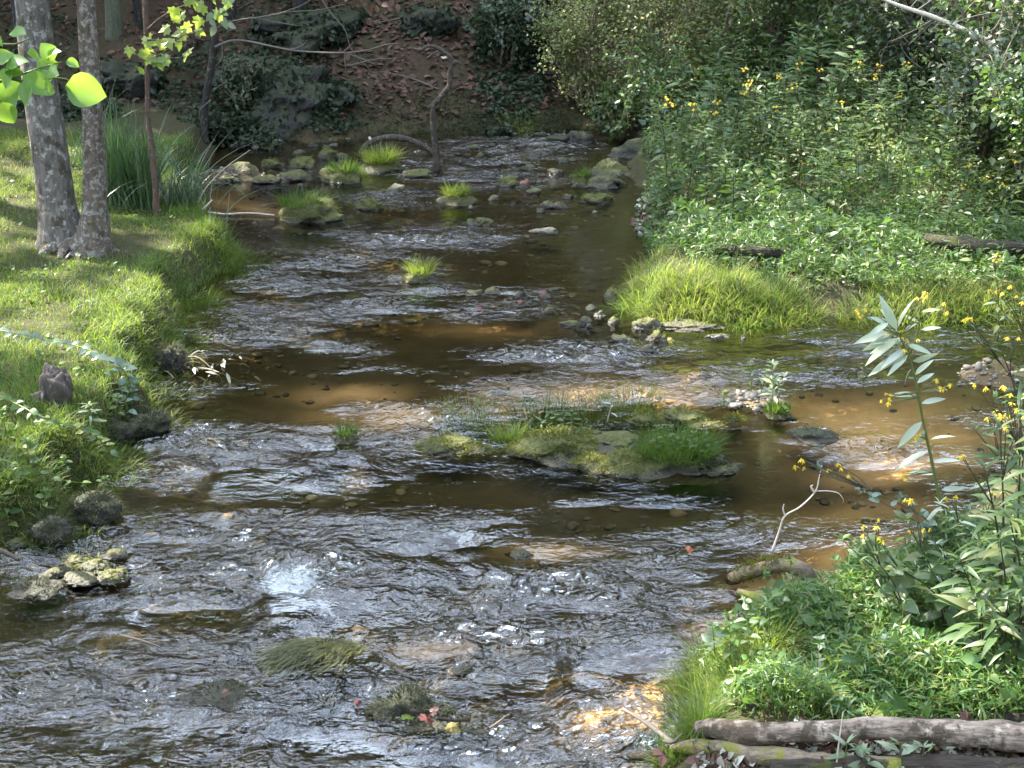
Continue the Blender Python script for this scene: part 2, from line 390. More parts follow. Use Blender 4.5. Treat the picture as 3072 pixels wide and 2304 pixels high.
def ground_mat():
    t = NT('earth'); p = t.wpos()
    z = t.n('Attribute', attribute_name='zone'); sep = t.n('SeparateColor', {0: z.outputs['Color']})
    bed, litter, sand_sun = sep.outputs[0], sep.outputs[1], sep.outputs[2]
    n1, n2 = t.noise(2.2, 5, p), t.noise(16, 5, p, .65)
    soil = t.mix(n1, (.022, .017, .010), (.060, .046, .026))
    soil = t.mix(t.math('MULTIPLY', n2, .7), soil, (.032, .042, .012))
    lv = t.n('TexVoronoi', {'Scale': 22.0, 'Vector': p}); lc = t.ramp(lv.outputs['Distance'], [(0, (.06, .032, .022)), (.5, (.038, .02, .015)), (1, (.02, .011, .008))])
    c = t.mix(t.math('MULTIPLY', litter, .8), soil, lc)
    warp = t.n('Mapping', {'Vector': p, 'Scale': (1, .7, 1)}).outputs[0]
    vo = t.n('TexVoronoi', {'Scale': 13.0, 'Vector': warp, 'Randomness': 1.0})
    vr = t.n('SeparateColor', {0: vo.outputs['Color']}).outputs[0]
    b1 = t.mix(t.ramp(n1, [(.3, (0, 0, 0)), (.7, (1, 1, 1))]), (.020, .017, .008), (.050, .036, .017))
    b1 = t.mix(t.math('MULTIPLY', vr, .55), b1, (.045, .042, .022))
    b1 = t.mix(t.math('MULTIPLY', n2, .3), b1, (.07, .05, .028))
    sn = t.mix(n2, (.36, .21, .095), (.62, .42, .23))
    b1 = t.mix(sand_sun, b1, sn)
    c = t.mix(bed, c, b1)
    bp = t.n('Bump', {'Height': t.math('ADD', n2, vo.outputs['Distance']), 'Strength': .25, 'Distance': .02}).outputs[0]
    return t.surf(t.n('BsdfPrincipled', {'Base Color': c, 'Roughness': .9, 'Specular IOR Level': .15, 'Normal': bp}).outputs[0])
def water_mat():
    t = NT('creek_water')
    a = t.n('Attribute', attribute_name='flow'); sep = t.n('SeparateColor', {0: a.outputs['Color']})
    amp, foam, deep = sep.outputs[0], sep.outputs[1], sep.outputs[2]
    p1, p2 = t.wpos((8, 13, 8)), t.wpos((17, 30, 17))
    h = t.math('ADD', t.math('MULTIPLY', t.noise(1.0, 1, p1, .5, 1.2), 1.0), t.math('MULTIPLY', t.noise(1.0, 2, p2, .5, 1.2), .55))
    b = t.n('Bump', {'Height': t.math('MULTIPLY', h, amp), 'Strength': 1.0, 'Distance': .042}).outputs[0]
    fr = t.n('Fresnel', {'IOR': 1.7, 'Normal': b}).outputs[0]
    tint = t.mix(deep, (.94, .88, .74), (.74, .68, .46))
    tr = t.n('BsdfTransparent', {'Color': tint}).outputs[0]
    gl = t.n('BsdfGlossy', {'Color': (1, 1, 1, 1), 'Roughness': .02, 'Normal': b}).outputs[0]
    w = t.n('MixShader', {0: fr, 1: tr, 2: gl}).outputs[0]
    fn = t.noise(1.0, 5, t.wpos((16, 40, 16)), .85, 1.2)
    fm = t.ramp(t.math('MULTIPLY', foam, t.math('ADD', fn, .0)), [(.45, (0, 0, 0)), (.64, (1, 1, 1))])
    fo = t.n('BsdfDiffuse', {'Color': (.78, .82, .80, 1)}).outputs[0]
    fo = t.n('MixShader', {0: .35, 1: fo, 2: t.n('BsdfTranslucent', {'Color': (.7, .75, .72, 1)}).outputs[0]}).outputs[0]
    return t.surf(t.n('MixShader', {0: t.math('MULTIPLY', fm, .55), 1: w, 2: fo}).outputs[0])
M['ground'] = ground_mat(); M['water'] = water_mat()
# ------------------------------------------------------------------ plan of the creek
def wp(pts): return np.array([at(x, y)[:2] for x, y in pts])
LEFT = np.vstack([wp([(-400, 562), (0, 546), (30, 541), (66, 528), (72, 508), (76, 490), (104, 478), (112, 462), (118, 445), (140, 432), (163, 416), (160, 397), (150, 380), (170, 360), (186, 342), (184, 322), (178, 305), (194, 292), (214, 280), (234, 270), (247, 257), (234, 245), (216, 237), (208, 225), (203, 212), (192, 204), (188, 192), (196, 180), (206, 168), (212, 158), (218, 150), (224, 142)]), [[-3.3, 20], [-30, 20], [-30, 7.4]]])
RIGHT1 = np.vstack([wp([(640, 122), (632, 137), (622, 160), (618, 175), (638, 190), (632, 205), (640, 225), (655, 240), (650, 255), (627, 268), (620, 285), (624, 305), (642, 318), (700, 325), (770, 326), (820, 318), (842, 322), (900, 326), (1000, 326), (1200, 322)]), [[30, 11], [30, 45], [3.0, 45]]])
RIGHT2 = np.vstack([wp([(1300, 430), (1024, 448), (985, 470), (955, 500), (925, 535), (880, 572), (840, 600), (800, 615), (762, 625), (718, 640), (702, 655), (695, 680), (687, 705), (674, 730), (640, 752), (612, 790), (560, 900)]), [[0.3, 2.0], [20, 2.0]]])
SHOAL = wp([(975, 373), (1024, 364), (1100, 372), (1060, 388), (1000, 386)])
_fx = [(-900, 150), (0, 134), (100, 138), (225, 143), (300, 138), (400, 134), (470, 131), (540, 128), (600, 124), (640, 120), (760, 105), (1400, 90)]
_fw = np.array([at(x, y)[:2] for x, y in _fx])
def hill_base(x): return np.interp(x, _fw[:, 0], _fw[:, 1])
def blob(x, y, spec):                         # sum of soft ellipses, given (px, py, rx_px, ry_px, weight)
    r = 0
    for px, py, rx, ry, w in spec:
        c = at(px, py); s = ppm(c); el = math.sin(math.atan2(CAMZ, c[1]))
        d = ((x - c[0]) / (rx / s)) ** 2 + ((y - c[1]) / (ry / s / el)) ** 2
        r = np.maximum(r, w * np.exp(-d * 0.9))
    return r
MOUNDS = [(760, 401, 52, 17, .10), (700, 416, 45, 8, .055), (383, 446, 42, 9, .05), (500, 440, 70, 10, .05), (600, 445, 75, 14, .06), (1010, 376, 40, 10, .06), (250, 176, 40, 8, .05), (345, 172, 45, 9, .06), (320, 155, 60, 6, .05), (93, 566, 36, 14, .0)]
def ground_h(x, y):
    x, y = np.asarray(x, float), np.asarray(y, float)
    l, r1, r2, sh = sdist(x, y, LEFT), sdist(x, y, RIGHT1), sdist(x, y, RIGHT2), sdist(x, y, SHOAL)
    wob = noise2(x * 3.1, y * 3.1, 3) * .07 + noise2(x * 8, y * 8, 4) * .03
    hb = hill_base(x); dh = y - hb
    near = np.maximum(np.maximum(l, r1), np.maximum(np.maximum(r2, sh), dh * .9))
    bed = -.045 - .15 * ss(0, .9, -near) + .03 * noise2(x * 1.2, y * 1.2, 8) + .025 * noise2(x * 5, y * 5, 9)
    bed = bed + ss(0, 0.12, blob(x, y, MOUNDS)) * 0 + blob(x, y, [(a, b, c, d, w + .13) for a, b, c, d, w in MOUNDS]) * (near < .05)
    h = bed
    for sd, hi, wd, sl, mx in ((l, .30, .24, .045, 5), (r1, .16, .35, .085, 9), (r2, .24, .4, .05, 6), (sh, .06, .3, 0, 1)):
        s2 = sd + wob
        h = np.maximum(h, np.where(s2 > 0, -.05 + (hi + .05) * ss(0, wd, s2) + sl * np.clip(s2, 0, mx), -9))
    hd = dh + noise2(x * .6, y * .6, 21) * .5 + noise2(x * 2, y * 2, 22) * .2
    hill = np.where(hd > 0, .02 + .46 * hd - .012 * np.clip(hd - 14, 0, 99) ** 1.5, -9)
    hill = np.minimum(hill, 9 + 0 * hill)
    h = np.maximum(h, hill)
    land = near > 0.0
    return h + np.where(land, .03 * noise2(x * 2.3, y * 2.3, 31), 0)
_gx = np.linspace(-10, 10, 391); _gy = np.linspace(2, 26, 471)
_GX, _GY = np.meshgrid(_gx, _gy); _GZ = ground_h(_GX, _GY)
def gz(x, y):                                 # fast lookup
    x, y = np.asarray(x, float), np.asarray(y, float)
    fx = np.clip((x + 10) / 20 * 390, 0, 389.999); fy = np.clip((y - 2) / 24 * 470, 0, 469.999)
    i, j = fx.astype(int), fy.astype(int); u, v = fx - i, fy - j
    return (_GZ[j, i] * (1 - u) + _GZ[j, i + 1] * u) * (1 - v) + (_GZ[j + 1, i] * (1 - u) + _GZ[j + 1, i + 1] * u) * v
def gat(px, py):                              # point of the ground under a pixel
    d = raydir(px, py); t0 = (0.0 - CAMZ) / d[2] * 1.08
    ts = np.linspace(4.5, min(t0, 45), 900); P = np.array([0, 0, CAMZ]) + ts[:, None] * d
    below = P[:, 2] <= gz(P[:, 0], P[:, 1]) + 0.0
    i = int(np.argmax(below)) if below.any() else len(ts) - 1
    return P[i]
def grid_mesh(xs, ys, zf):
    X, Y = np.meshgrid(xs, ys); Z = zf(X, Y); nx, ny = len(xs), len(ys)
    V = np.stack([X, Y, Z], -1).reshape(-1, 3)
    i = np.arange(ny - 1)[:, None] * nx + np.arange(nx - 1)[None]
    return V, np.stack([i, i + 1, i + nx + 1, i + nx], -1).reshape(-1, 4)
def colattr(o, name, cols):
    a = o.data.attributes.new(name, 'FLOAT_COLOR', 'POINT')
    c = np.ones((len(cols), 4), np.float32); c[:, :3] = cols; a.data.foreach_set('color', c.ravel())
far = np.array([12, 15, 20, 28, 40, 60, 90, 140, 220, 350])
xs = np.concatenate([-far[::-1], np.linspace(-9.5, 9.5, 361), far])
ys = np.concatenate([[-300, -150, -80, -40, -20, -10, -4, 0, 2], np.linspace(3, 25, 441), [26, 27.5, 29, 31, 33, 36, 40, 46, 54, 65, 80, 110, 160, 240, 350]])
V, F = grid_mesh(xs, ys, ground_h)
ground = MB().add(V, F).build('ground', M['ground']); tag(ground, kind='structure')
x, y = V[:, 0], V[:, 1]
_l = np.maximum(np.maximum(sdist(x, y, LEFT), sdist(x, y, RIGHT1)), sdist(x, y, RIGHT2))
_bed = ss(.08, -.04, np.maximum(_l, y - hill_base(x)))
LITTER = [(440, 60, 160, 55, 1.3), (300, 90, 60, 40, 1.1), (380, 110, 80, 20, 1), (560, 110, 60, 12, .8), (230, 70, 60, 30, .7), (120, 60, 200, 50, .6)]
_lit = np.clip(ss(0, .5, y - hill_base(x)) * (.55 + .7 * noise2(x * .8, y * .8, 41)) , 0, 1)
SAND_SUN = [(410, 392, 90, 11, .95), (620, 372, 110, 16, 1), (345, 371, 50, 9, .9), (500, 395, 90, 14, .8), (860, 400, 90, 22, 1.2), (900, 445, 70, 16, 1.1), (950, 420, 60, 20, 1), (870, 500, 80, 20, .45), (860, 545, 60, 25, 1.2), (800, 580, 60, 16, 1), (560, 520, 40, 8, .8), (440, 615, 40, 8, .8), (680, 690, 80, 22, 1), (240, 195, 40, 8, .7), (730, 620, 40, 14, .9), (480, 310, 60, 8, .3)]  # pale sand; some patches paint sunlit streaks into the bed colour
_sand_sun = np.clip(blob(x, y, SAND_SUN) * (1 + .5 * noise2(x * 3, y * 3, 51)), 0, 1)
colattr(ground, 'zone', np.stack([_bed, _lit, _sand_sun], -1))

# ------------------------------------------------------------------ water
RIFFLE = [(330, 270, 70, 20, .9), (420, 238, 90, 9, .9), (300, 300, 60, 18, .9), (400, 300, 90, 13, 1), (250, 330, 50, 18, .9), (480, 292, 80, 9, .9), (330, 345, 40, 6, .7), (540, 345, 50, 8, .7), (560, 355, 90, 8, .9), (500, 385, 80, 10, .9), (640, 372, 100, 12, 1), (620, 392, 120, 10, 1), (430, 410, 80, 10, .9), (330, 430, 100, 12, 1), (200, 440, 70, 24, 1), (170, 465, 60, 20, 1.1), (300, 455, 60, 6, .8), (480, 160, 70, 14, .9), (470, 180, 60, 8, .8), (540, 140, 60, 8, .9), (390, 195, 60, 6, .6), (210, 530, 130, 22, 1), (420, 520, 100, 10, .9), (300, 575, 160, 32, 1.1), (100, 550, 90, 30, 1), (120, 590, 120, 20, 1), (520, 590, 180, 30, 1), (640, 560, 80, 16, 1), (650, 620, 140, 40, 1), (250, 650, 200, 26, 1), (120, 690, 180, 50, 1), (350, 700, 200, 50, 1), (560, 700, 160, 60, 1), (300, 760, 400, 40, 1), (500, 650, 120, 40, 1), (850, 340, 40, 8, .6), (790, 380, 60, 7, .6), (870, 450, 60, 12, .6), (640, 500, 70, 6, .45), (700, 530, 60, 10, .6), (380, 480, 60, 8, .4), (770, 435, 60, 8, .5)]
CALM = [(200, 620, 110, 9, 1), (260, 612, 90, 7, .8), (600, 260, 60, 30, .9), (520, 275, 50, 14, .8), (420, 335, 70, 10, .8), (260, 365, 60, 12, .7), (370, 385, 70, 10, .6), (280, 400, 50, 10, .7), (620, 520, 90, 12, .6), (480, 495, 120, 12, .35), (240, 500, 80, 8, .7), (230, 480, 60, 6, .5), (120, 500, 30, 14, .8), (280, 200, 60, 20, .8), (620, 250, 60, 30, .9), (540, 332, 70, 8, .6), (800, 490, 100, 20, .5), (860, 400, 80, 14, .4)]
FOAM = [(290, 578, 60, 16, 1.25), (350, 562, 44, 10, 1.0), (322, 674, 50, 5, .6), (408, 727, 44, 4, .6), (222, 708, 44, 4, .5), (308, 226, 30, 3, .5), (456, 207, 18, 2.5, .5), (419, 284, 18, 2.5, .5), (95, 582, 40, 4, .5), (437, 172, 10, 3, .7), (560, 470, 40, 3, .4), (500, 300, 40, 3, .35), (620, 345, 30, 3, .5), (650, 353, 20, 3, .5), (540, 142, 50, 3, .5), (470, 165, 40, 3, .4), (300, 572, 66, 20, 1.05), (330, 560, 50, 12, .8), (425, 563, 36, 9, .95), (190, 471, 36, 6, 1.0), (240, 462, 30, 5, .6), (355, 641, 14, 14, .9), (330, 668, 30, 6, .8), (650, 640, 34, 12, .8), (590, 650, 26, 8, .7), (700, 680, 40, 10, .7), (565, 715, 20, 10, .7), (450, 760, 60, 14, .7), (520, 745, 40, 12, .6), (10, 570, 16, 14, .8), (200, 645, 40, 4, .4), (360, 750, 40, 10, .6), (240, 668, 30, 8, .6), (480, 580, 20, 5, .5), (560, 550, 30, 4, .6), (300, 690, 30, 4, .5), (500, 660, 40, 10, .5), (600, 610, 40, 8, .4), (200, 545, 60, 8, .35)]
LEDGES = [([(225, 618), (262, 610), (303, 606), (345, 590), (385, 584), (415, 574), (440, 562), (475, 558), (522, 549)], .075), ([(545, 680), (590, 686), (640, 695), (685, 703), (720, 696), (765, 680)], .06), ([(200, 474), (235, 474), (290, 468), (340, 455), (362, 450)], .05), ([(262, 668), (300, 675), (345, 672), (385, 655)], .06), ([(60, 606), (110, 600), (160, 602)], .03)]
_led = [(wp(p), d) for p, d in LEDGES]
def poly_side(x, y, L):                       # signed distance to an open line: + on the camera's side
    best = np.full(x.shape, 1e9); sg = np.zeros(x.shape); lat = np.zeros(x.shape)
    n = len(L) - 1
    for i in range(n):
        a, b = L[i], L[i + 1]; e = b - a
        t = ((x - a[0]) * e[0] + (y - a[1]) * e[1]) / (e @ e); tc = np.clip(t, 0, 1)
        dx, dy = x - a[0] - tc * e[0], y - a[1] - tc * e[1]; d = np.hypot(dx, dy)
        s = np.where(e[0] * dy - e[1] * dx > 0, -1.0, 1.0); u = d < best
        best = np.where(u, d, best); sg = np.where(u, s, sg); lat = np.where(u, (i + tc) / n, lat)
    return best * sg, lat
def water_parts(x, y):
    amp = np.clip(.20 + .95 * blob(x, y, RIFFLE) - .95 * blob(x, y, CALM), .05, 1.2)
    amp = amp * np.clip(.95 + 1.25 * fbm2(x * 1.0, y * 2.4, 3, 61), .10, 1.75)
    th = .75 * noise2(x * .38, y * .38, 170) + .35 * noise2(x * 1.1, y * 1.1, 171)
    cx, sx_ = np.cos(th), np.sin(th)
    wx, wy = x + .22 * noise2(x * .9, y * .9, 71) + y * 0, y + .22 * noise2(x * .9 + 9, y * .9, 72) + .30 * x * noise2(x * .25 + 3, y * .25, 73) + .10 * np.sin(2.2 * x + 3 * noise2(x * .5, y * .5, 74))
    h = .016 * noise2(wx * 1.6, wy * 2.6, 73) + .022 * noise2(wx * 3.2, wy * 7, 74) + .020 * noise2(wx * 6.0, wy * 13.5, 75) + .012 * noise2(wx * 10, wy * 21, 76)
    h = h * amp
    dark = np.zeros(x.shape)
    for L, drop in _led:
        d, lat = poly_side(x, y, L)
        d = d + .03 * noise2(x * 4, y * 4, 77)
        end = ss(0, .15, lat) * ss(1, .85, lat)
        up = drop * 1.0 * np.where(d > 0, np.exp(-(d / .35) ** 2), np.exp(-(d / .07) ** 2))
        dn = -drop * .8 * np.where(d < -.12, np.exp(-((d + .12) / .22) ** 2), np.exp(-((d + .12) / .06) ** 2))
        h = h + end * (up + dn)
    return h, amp
wxs = np.linspace(-6.4, 8.5, 600); wys = np.concatenate([np.linspace(3.4, 13, 440, endpoint=False), np.linspace(13, 20.4, 240)])
V, F = grid_mesh(wxs, wys, lambda X, Y: water_parts(X, Y)[0])
keep = (V[:, 2] > ground_h(V[:, 0], V[:, 1]) - .08)
F = F[keep[F].any(1)]
used = np.unique(F); mp = np.zeros(len(V), int); mp[used] = np.arange(len(used)); V = V[used]; F = mp[F]
water = MB().add(V, F).build('water', M['water']); tag(water, kind='structure')
x, y = V[:, 0], V[:, 1]
_h0, _amp = water_parts(x, y)
_fo = np.clip(blob(x, y, FOAM), 0, 1.2)
_deep = np.clip(.35 + .5 * fbm2(x * .7, y * .7, 3, 81) + .5 * blob(x, y, CALM), 0, 1)
colattr(water, 'flow', np.stack([np.clip(_amp, .06, 1.3), np.clip(_fo + .5 * np.clip(_amp - .75, 0, .6) * 0, 0, 1.2), _deep], -1))

def gwp(pts): return np.array([gat(x, y)[:2] for x, y in pts])
# ------------------------------------------------------------------ sunlit patches: unseen crown leaves in their way are left out
LIT = [ (120, 265, 90, 26, .4, .9), (50, 275, 80, 26, .4, .9), (60, 330, 80, 14, .4, .95), (150, 300, 60, 20, .4, .95), (190, 245, 50, 16, .4, .85), (20, 190, 60, 40, .4, .93), (110, 380, 60, 24, .4, .85), (720, 210, 90, 30, .5, .8), (860, 190, 90, 30, .6, .78), (780, 690, 60, 20, .3, .9), (880, 660, 60, 14, .3, .85), (740, 670, 40, 40, .3, .9), (960, 700, 60, 10, .3, .8),
 # px, py, rx, ry, height, share of leaves missing
 (60, 305, 130, 16, .4, 0.94), (150, 340, 60, 14, .4, 0.97), (20, 170, 80, 40, .4, 0.84), (130, 260, 110, 28, .4, 0.84), (60, 240, 120, 40, .4, 0.72), (190, 260, 60, 20, .4, 0.92), (90, 350, 90, 12, .4, 0.82), (220, 245, 40, 14, .3, 0.82), (100, 400, 60, 30, .4, 0.77), (100, 455, 40, 20, .3, 0.72), (60, 470, 70, 40, .3, 0.35),
 (355, 366, 45, 8, 0, 0.97), (340, 380, 60, 7, 0, 0.94), (440, 396, 80, 8, 0, 0.94), (400, 408, 60, 6, 0, 0.82), (560, 375, 120, 11, 0, 0.97), (640, 366, 60, 8, 0, 0.84), (560, 392, 70, 6, 0, 0.82), (690, 395, 50, 8, 0, 0.82),
 (770, 402, 62, 18, .1, 0.97), (850, 400, 66, 13, 0, 0.96), (900, 440, 70, 16, 0, 0.94), (700, 418, 70, 9, .1, 0.94), (960, 405, 50, 12, 0, 0.84), (860, 468, 50, 8, 0, 0.82),
 (545, 440, 46, 13, .2, 0.97), (450, 440, 34, 12, .1, 0.94), (470, 415, 40, 22, .2, 0.82), (560, 415, 60, 20, .2, 0.77), (610, 458, 60, 10, .15, 0.84), (650, 408, 40, 10, .2, 0.94), (390, 446, 46, 8, .05, 0.84),
 (560, 520, 44, 8, 0, 0.97), (440, 616, 40, 8, 0, 0.94), (680, 690, 74, 20, 0, 0.97), (650, 655, 50, 16, 0, 0.82), (560, 660, 50, 8, 0, 0.72), (690, 545, 90, 7, 0, 0.89), (850, 545, 90, 22, 0, 0.94), (770, 572, 50, 14, .1, 0.94), (820, 510, 60, 8, 0, 0.72), (500, 735, 120, 18, 0, 0.92), (600, 720, 60, 12, 0, 0.82), (190, 474, 50, 7, 0, 0.94), (95, 565, 60, 22, .05, 0.97), (150, 585, 40, 8, 0, 0.92), (340, 560, 60, 10, 0, 0.62), (240, 580, 60, 10, 0, 0.30), (420, 715, 40, 6, .05, 0.72),
 (720, 285, 118, 34, .3, 0.97), (850, 270, 60, 16, .3, 0.84), (930, 290, 100, 32, .3, 0.97), (1010, 315, 60, 20, .2, 0.94), (690, 322, 60, 8, 0, 0.92), (600, 315, 60, 10, 0, 0.62),
 (905, 345, 50, 50, .9, 0.97), (925, 430, 40, 40, .6, 0.94), (950, 560, 90, 46, .6, 0.84), (990, 470, 70, 40, .9, 0.62), (710, 665, 40, 40, .3, 0.94), (840, 670, 60, 40, .3, 0.77), (770, 640, 60, 30, .3, 0.82), (900, 690, 90, 20, .3, 0.25), (850, 727, 190, 8, .3, 0.96), (720, 745, 60, 10, .2, 0.82), (900, 600, 60, 30, .4, 0.82), (1000, 640, 60, 60, .4, 0.25),
 (900, 100, 100, 60, .6, 0.35), (980, 180, 60, 60, .8, 0.35), (760, 160, 80, 30, .8, 0.30), (700, 200, 70, 40, .4, 0.35), (840, 130, 40, 40, 1.0, 0.72), (640, 60, 80, 40, .6, 0.72), (620, 150, 40, 40, .4, 0.30), (990, 90, 50, 60, 1.2, 0.67), (800, 220, 80, 20, .4, 0.20), (580, 90, 30, 30, .5, 0.30), (800, 60, 60, 30, 1., 0.30), (960, 250, 60, 30, .5, 0.72),
 (310, 205, 34, 10, .15, 0.82), (335, 168, 30, 10, .1, 0.72), (385, 162, 36, 10, .15, 0.79), (455, 195, 26, 12, .1, 0.82), (242, 170, 26, 8, .1, 0.82), (420, 278, 30, 12, .1, 0.84), (180, 200, 50, 26, .3, 0.67), (395, 188, 16, 5, .1, 0.94), (560, 135, 60, 8, 0, 0.62), (600, 170, 30, 8, .1, 0.62), (250, 195, 40, 6, 0, 0.72), (540, 230, 40, 5, 0, 0.82), (500, 90, 40, 20, .6, 0.12), (420, 70, 70, 30, .8, 0.15),
]
_litw = []
for px, py, rx, ry, z, p in LIT:
    c = at(px, py, z); s = ppm(c); el = math.sin(math.atan2(CAMZ - z, c[1])); _litw.append((c[0], c[1], z, rx / s, ry / s / el, p))
LITPTS = [(aty(45, 75, 7.6), .75, .9), (aty(180, 40, 12.6), .9, .75), (aty(215, 25, 14.5), .5, .9), (aty(430, 55, 16.6), .35, .8), (aty(95, 100, 12.4), .35, .4), (aty(610, 30, 18.4), .7, .9), (aty(680, 50, 18.2), .6, .9), (aty(590, 80, 18.6), .45, .9), (aty(740, 30, 18.2), .5, .85), (aty(850, 60, 15.3), .6, .9), (aty(760, 75, 15), .5, .85), (aty(700, 110, 14), .4, .85), (aty(905, 130, 14), .5, .9), (aty(740, 170, 13), .4, .85), (aty(140, 140, 12.9), .3, .85), (aty(45, 130, 12.3), .2, .9), (aty(440, 60, 16.2), .35, .9)]
def sunny(P):
    """True for leaves that would stand between the sun and a sunlit patch."""
    P = np.asarray(P); kill = np.zeros(len(P), bool); u = rng.random(len(P))
    jit = 1 + .25 * noise3(P[:, 0] * 1.5, P[:, 1] * 1.5, P[:, 2] * 1.5, 5)
    for x, y, z, rx, ry, p in _litw:
        t = (P[:, 2] - z) / SUN[2]; qx, qy = P[:, 0] - SUN[0] * t, P[:, 1] - SUN[1] * t
        d = ((qx - x) / (rx + .10)) ** 2 + ((qy - y) / (ry + .10)) ** 2
        kill |= (d * jit < 1.1) & (u < p)
    for c, r, p in LITPTS:
        v = P - c; t = v @ SUN; d = np.linalg.norm(v - t[:, None] * SUN, axis=1)
        kill |= (d < r) & (t > .8) & (u < p)
    return kill
LEAF2 = leaf_tpl(.62, 2, .12, .15, .42)
LEAF1 = leaf_tpl(.5, 1, .15, .15, .45)
# ------------------------------------------------------------------ mostly unseen trees, crowns laid along sun rays to shade the creek
TR = [(-3.72, 12.35, 'twin'), (-8.5, 15.5, 0), (-11.5, 20.5, 0), (-7.2, 21.6, 0), (-14, 27, 0), (-4.6, 23.5, 0), (-9.5, 27.5, 0), (-2.2, 25.5, 0), (-5.0, 31, 0), (-10.5, 34, 0), (0.8, 28.5, 0)]
_big = gat(374, 44); 
_pal = gat(113, 36); TR.append((_pal[0], _pal[1], 'pale'))
n = 5200
gy_ = rng.uniform(3.8, 24.5, n * 3); gx_ = rng.uniform(-10.1, 10.1, n * 3); _ok = np.abs(gx_) < .37 * gy_ + 1.0; gx_, gy_ = gx_[_ok], gy_[_ok]
zz = rng.uniform(7.5, 15.5, len(gx_)) + .25 * np.maximum(0, gy_ - 15)
CL = np.stack([gx_, gy_, 0 * gx_], -1) + SUN[None] * (zz / SUN[2])[:, None]
CL = CL[:6300]
k = 7
LP = (CL[:, None, :] + rng.normal(0, .30, (len(CL), k, 3)) * np.array([1, 1, .6])).reshape(-1, 3)
LP = LP[~sunny(LP)]; LP = LP[~((LP[:, 0] > -2.6) & (LP[:, 1] < 31))]        # the gap of open sky above the creek
TRX = np.array([[a, b] for a, b, _ in TR])
own = np.argmin(np.hypot(LP[:, None, 0] - TRX[None, :, 0], LP[:, None, 1] - TRX[None, :, 1]), axis=1)
def crown_mesh(P, mats, parent, smin=.2, smax=.36, name='crown'):
    mb = MB(); D = randdir(len(P)); D[:, 2] = D[:, 2] * .5 - .15
    place(mb, LEAF2, P, D, randdir(len(P)) * .6 + np.array([0, 0, 1]), rng.uniform(smin, smax, len(P)))
    return mb.build(name, mats, parent, smooth=False)
def limbs(mb, top, P, k, r0, m=0):
    if len(P) == 0: return
    for i in rng.choice(len(P), min(k, len(P)), replace=False):
        e = P[i]; mid = top * .45 + e * .55 + np.array([0, 0, .08 * np.linalg.norm(e - top)]) + rng.normal(0, .15, 3)
        tube(mb, smooth_path([top, mid, e], 5), [r0, r0 * .55, .012], 6, m)
for i, (tx, ty, kind) in enumerate(TR):
    P = LP[own == i]; base = np.array([tx, ty, float(gz(tx, ty))])
    if kind == 'twin': continue
    lab = {0: 'tall leafy tree rooted on the wooded slope, its crown shading the creek', 'big': 'broad dark tree trunk on the leaf covered slope behind the hanging twig', 'pale': 'slim pale greenish trunk standing in the dark woods between both left trunks'}[kind]
    t = thing('tree', lab, 'tree', base, 'shade trees on the wooded slope' if kind == 0 else None)
    cen = P.mean(0) if len(P) else base + np.array([0, 0, 10]); h = max(5.0, min(9.0, cen[2] - base[2] - 2))
    if kind == 0: pts = [(0, 0, -.2), (.1, 0, h * .5), ((cen[0] - tx) * .2, (cen[1] - ty) * .2, h)]; r = [.26, .2, .12]
    elif kind == 'big': pts = [(0, 0, -.3), (.03, 0, .8), (0, .05, 3), (-.2, .2, h)]; r = [.42, .29, .25, .14]
    else: pts = [(.0, 0, -.3), (.02, 0, .7), (-.25, .1, 2.2), (-.6, .2, h)]; r = [.13, .10, .09, .07]
    mb = MB(); tube(mb, smooth_path(pts, 8), r, 16, 0, .12, 4, i, along=.3)
    L = P - base
    limbs(mb, np.array(pts[-1], float), L, 14, r[-1] * .6)
    mb.build('trunk', M['barkD'] if kind != 'pale' else bark_mat('pale_bark', (.045, .045, .032), (.10, .10, .07), (.05, .065, .03), .55), t)
    if len(P): crown_mesh(L, M['canopy'], t)
# ------------------------------------------------------------------ forest wall for the water's reflection, plus unseen trees added to cut sky light
def forest_tree(loc, seed):
    r2 = np.random.default_rng(seed)
    t = thing('tree', 'dark tall tree of the woods far up the shaded slope', 'tree', loc, 'trees far up the slope')
    cl = np.array([[r2.normal(0, 1.7), r2.normal(0, 1.7), r2.uniform(1.5, 13)] for _ in range(150)])
    P = (cl[:, None] + r2.normal(0, .5, (150, 24, 3))).reshape(-1, 3)
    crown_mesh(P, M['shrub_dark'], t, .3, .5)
    mb = MB(); tube(mb, smooth_path([(0, 0, -.5), (.1, 0, 5), (0, .2, 12)], 6), [.3, .22, .05], 10, 0, .1, 3, seed)
    limbs(mb, np.array([0.1, 0, 5.0]), P, 10, .07)
    mb.build('trunk', M['barkD'], t); return t
ft = [forest_tree((-18, 37, float(ground_h(-18, 37))), 1), forest_tree((-12.5, 38.5, float(ground_h(-12.5, 38.5))), 2)]
q = 0
for (a, b) in [(-8, 36.5), (-4, 38), (0, 36), (3.5, 37.5), (7, 35.5), (10.5, 33), (14, 31), (17.5, 28.5), (21, 27), (-23, 34), (-27, 30), (5.5, 31.5), (12, 37), (20, 34), (-2, 42), (6, 42), (-13, -7), (-5, -11), (5, -10), (13, -6), (14, 2), (13, 9), (14.5, 15), (17, 21), (-15, 1), (-21, 8), (0, -14), (9, -14), (22, 6)]:  # those behind the camera and at the sides are added against sky light
    dup(ft[q % 2], (a, b, float(ground_h(a, b))), q * 1.3, 1.0 + .15 * (q % 3)); q += 1
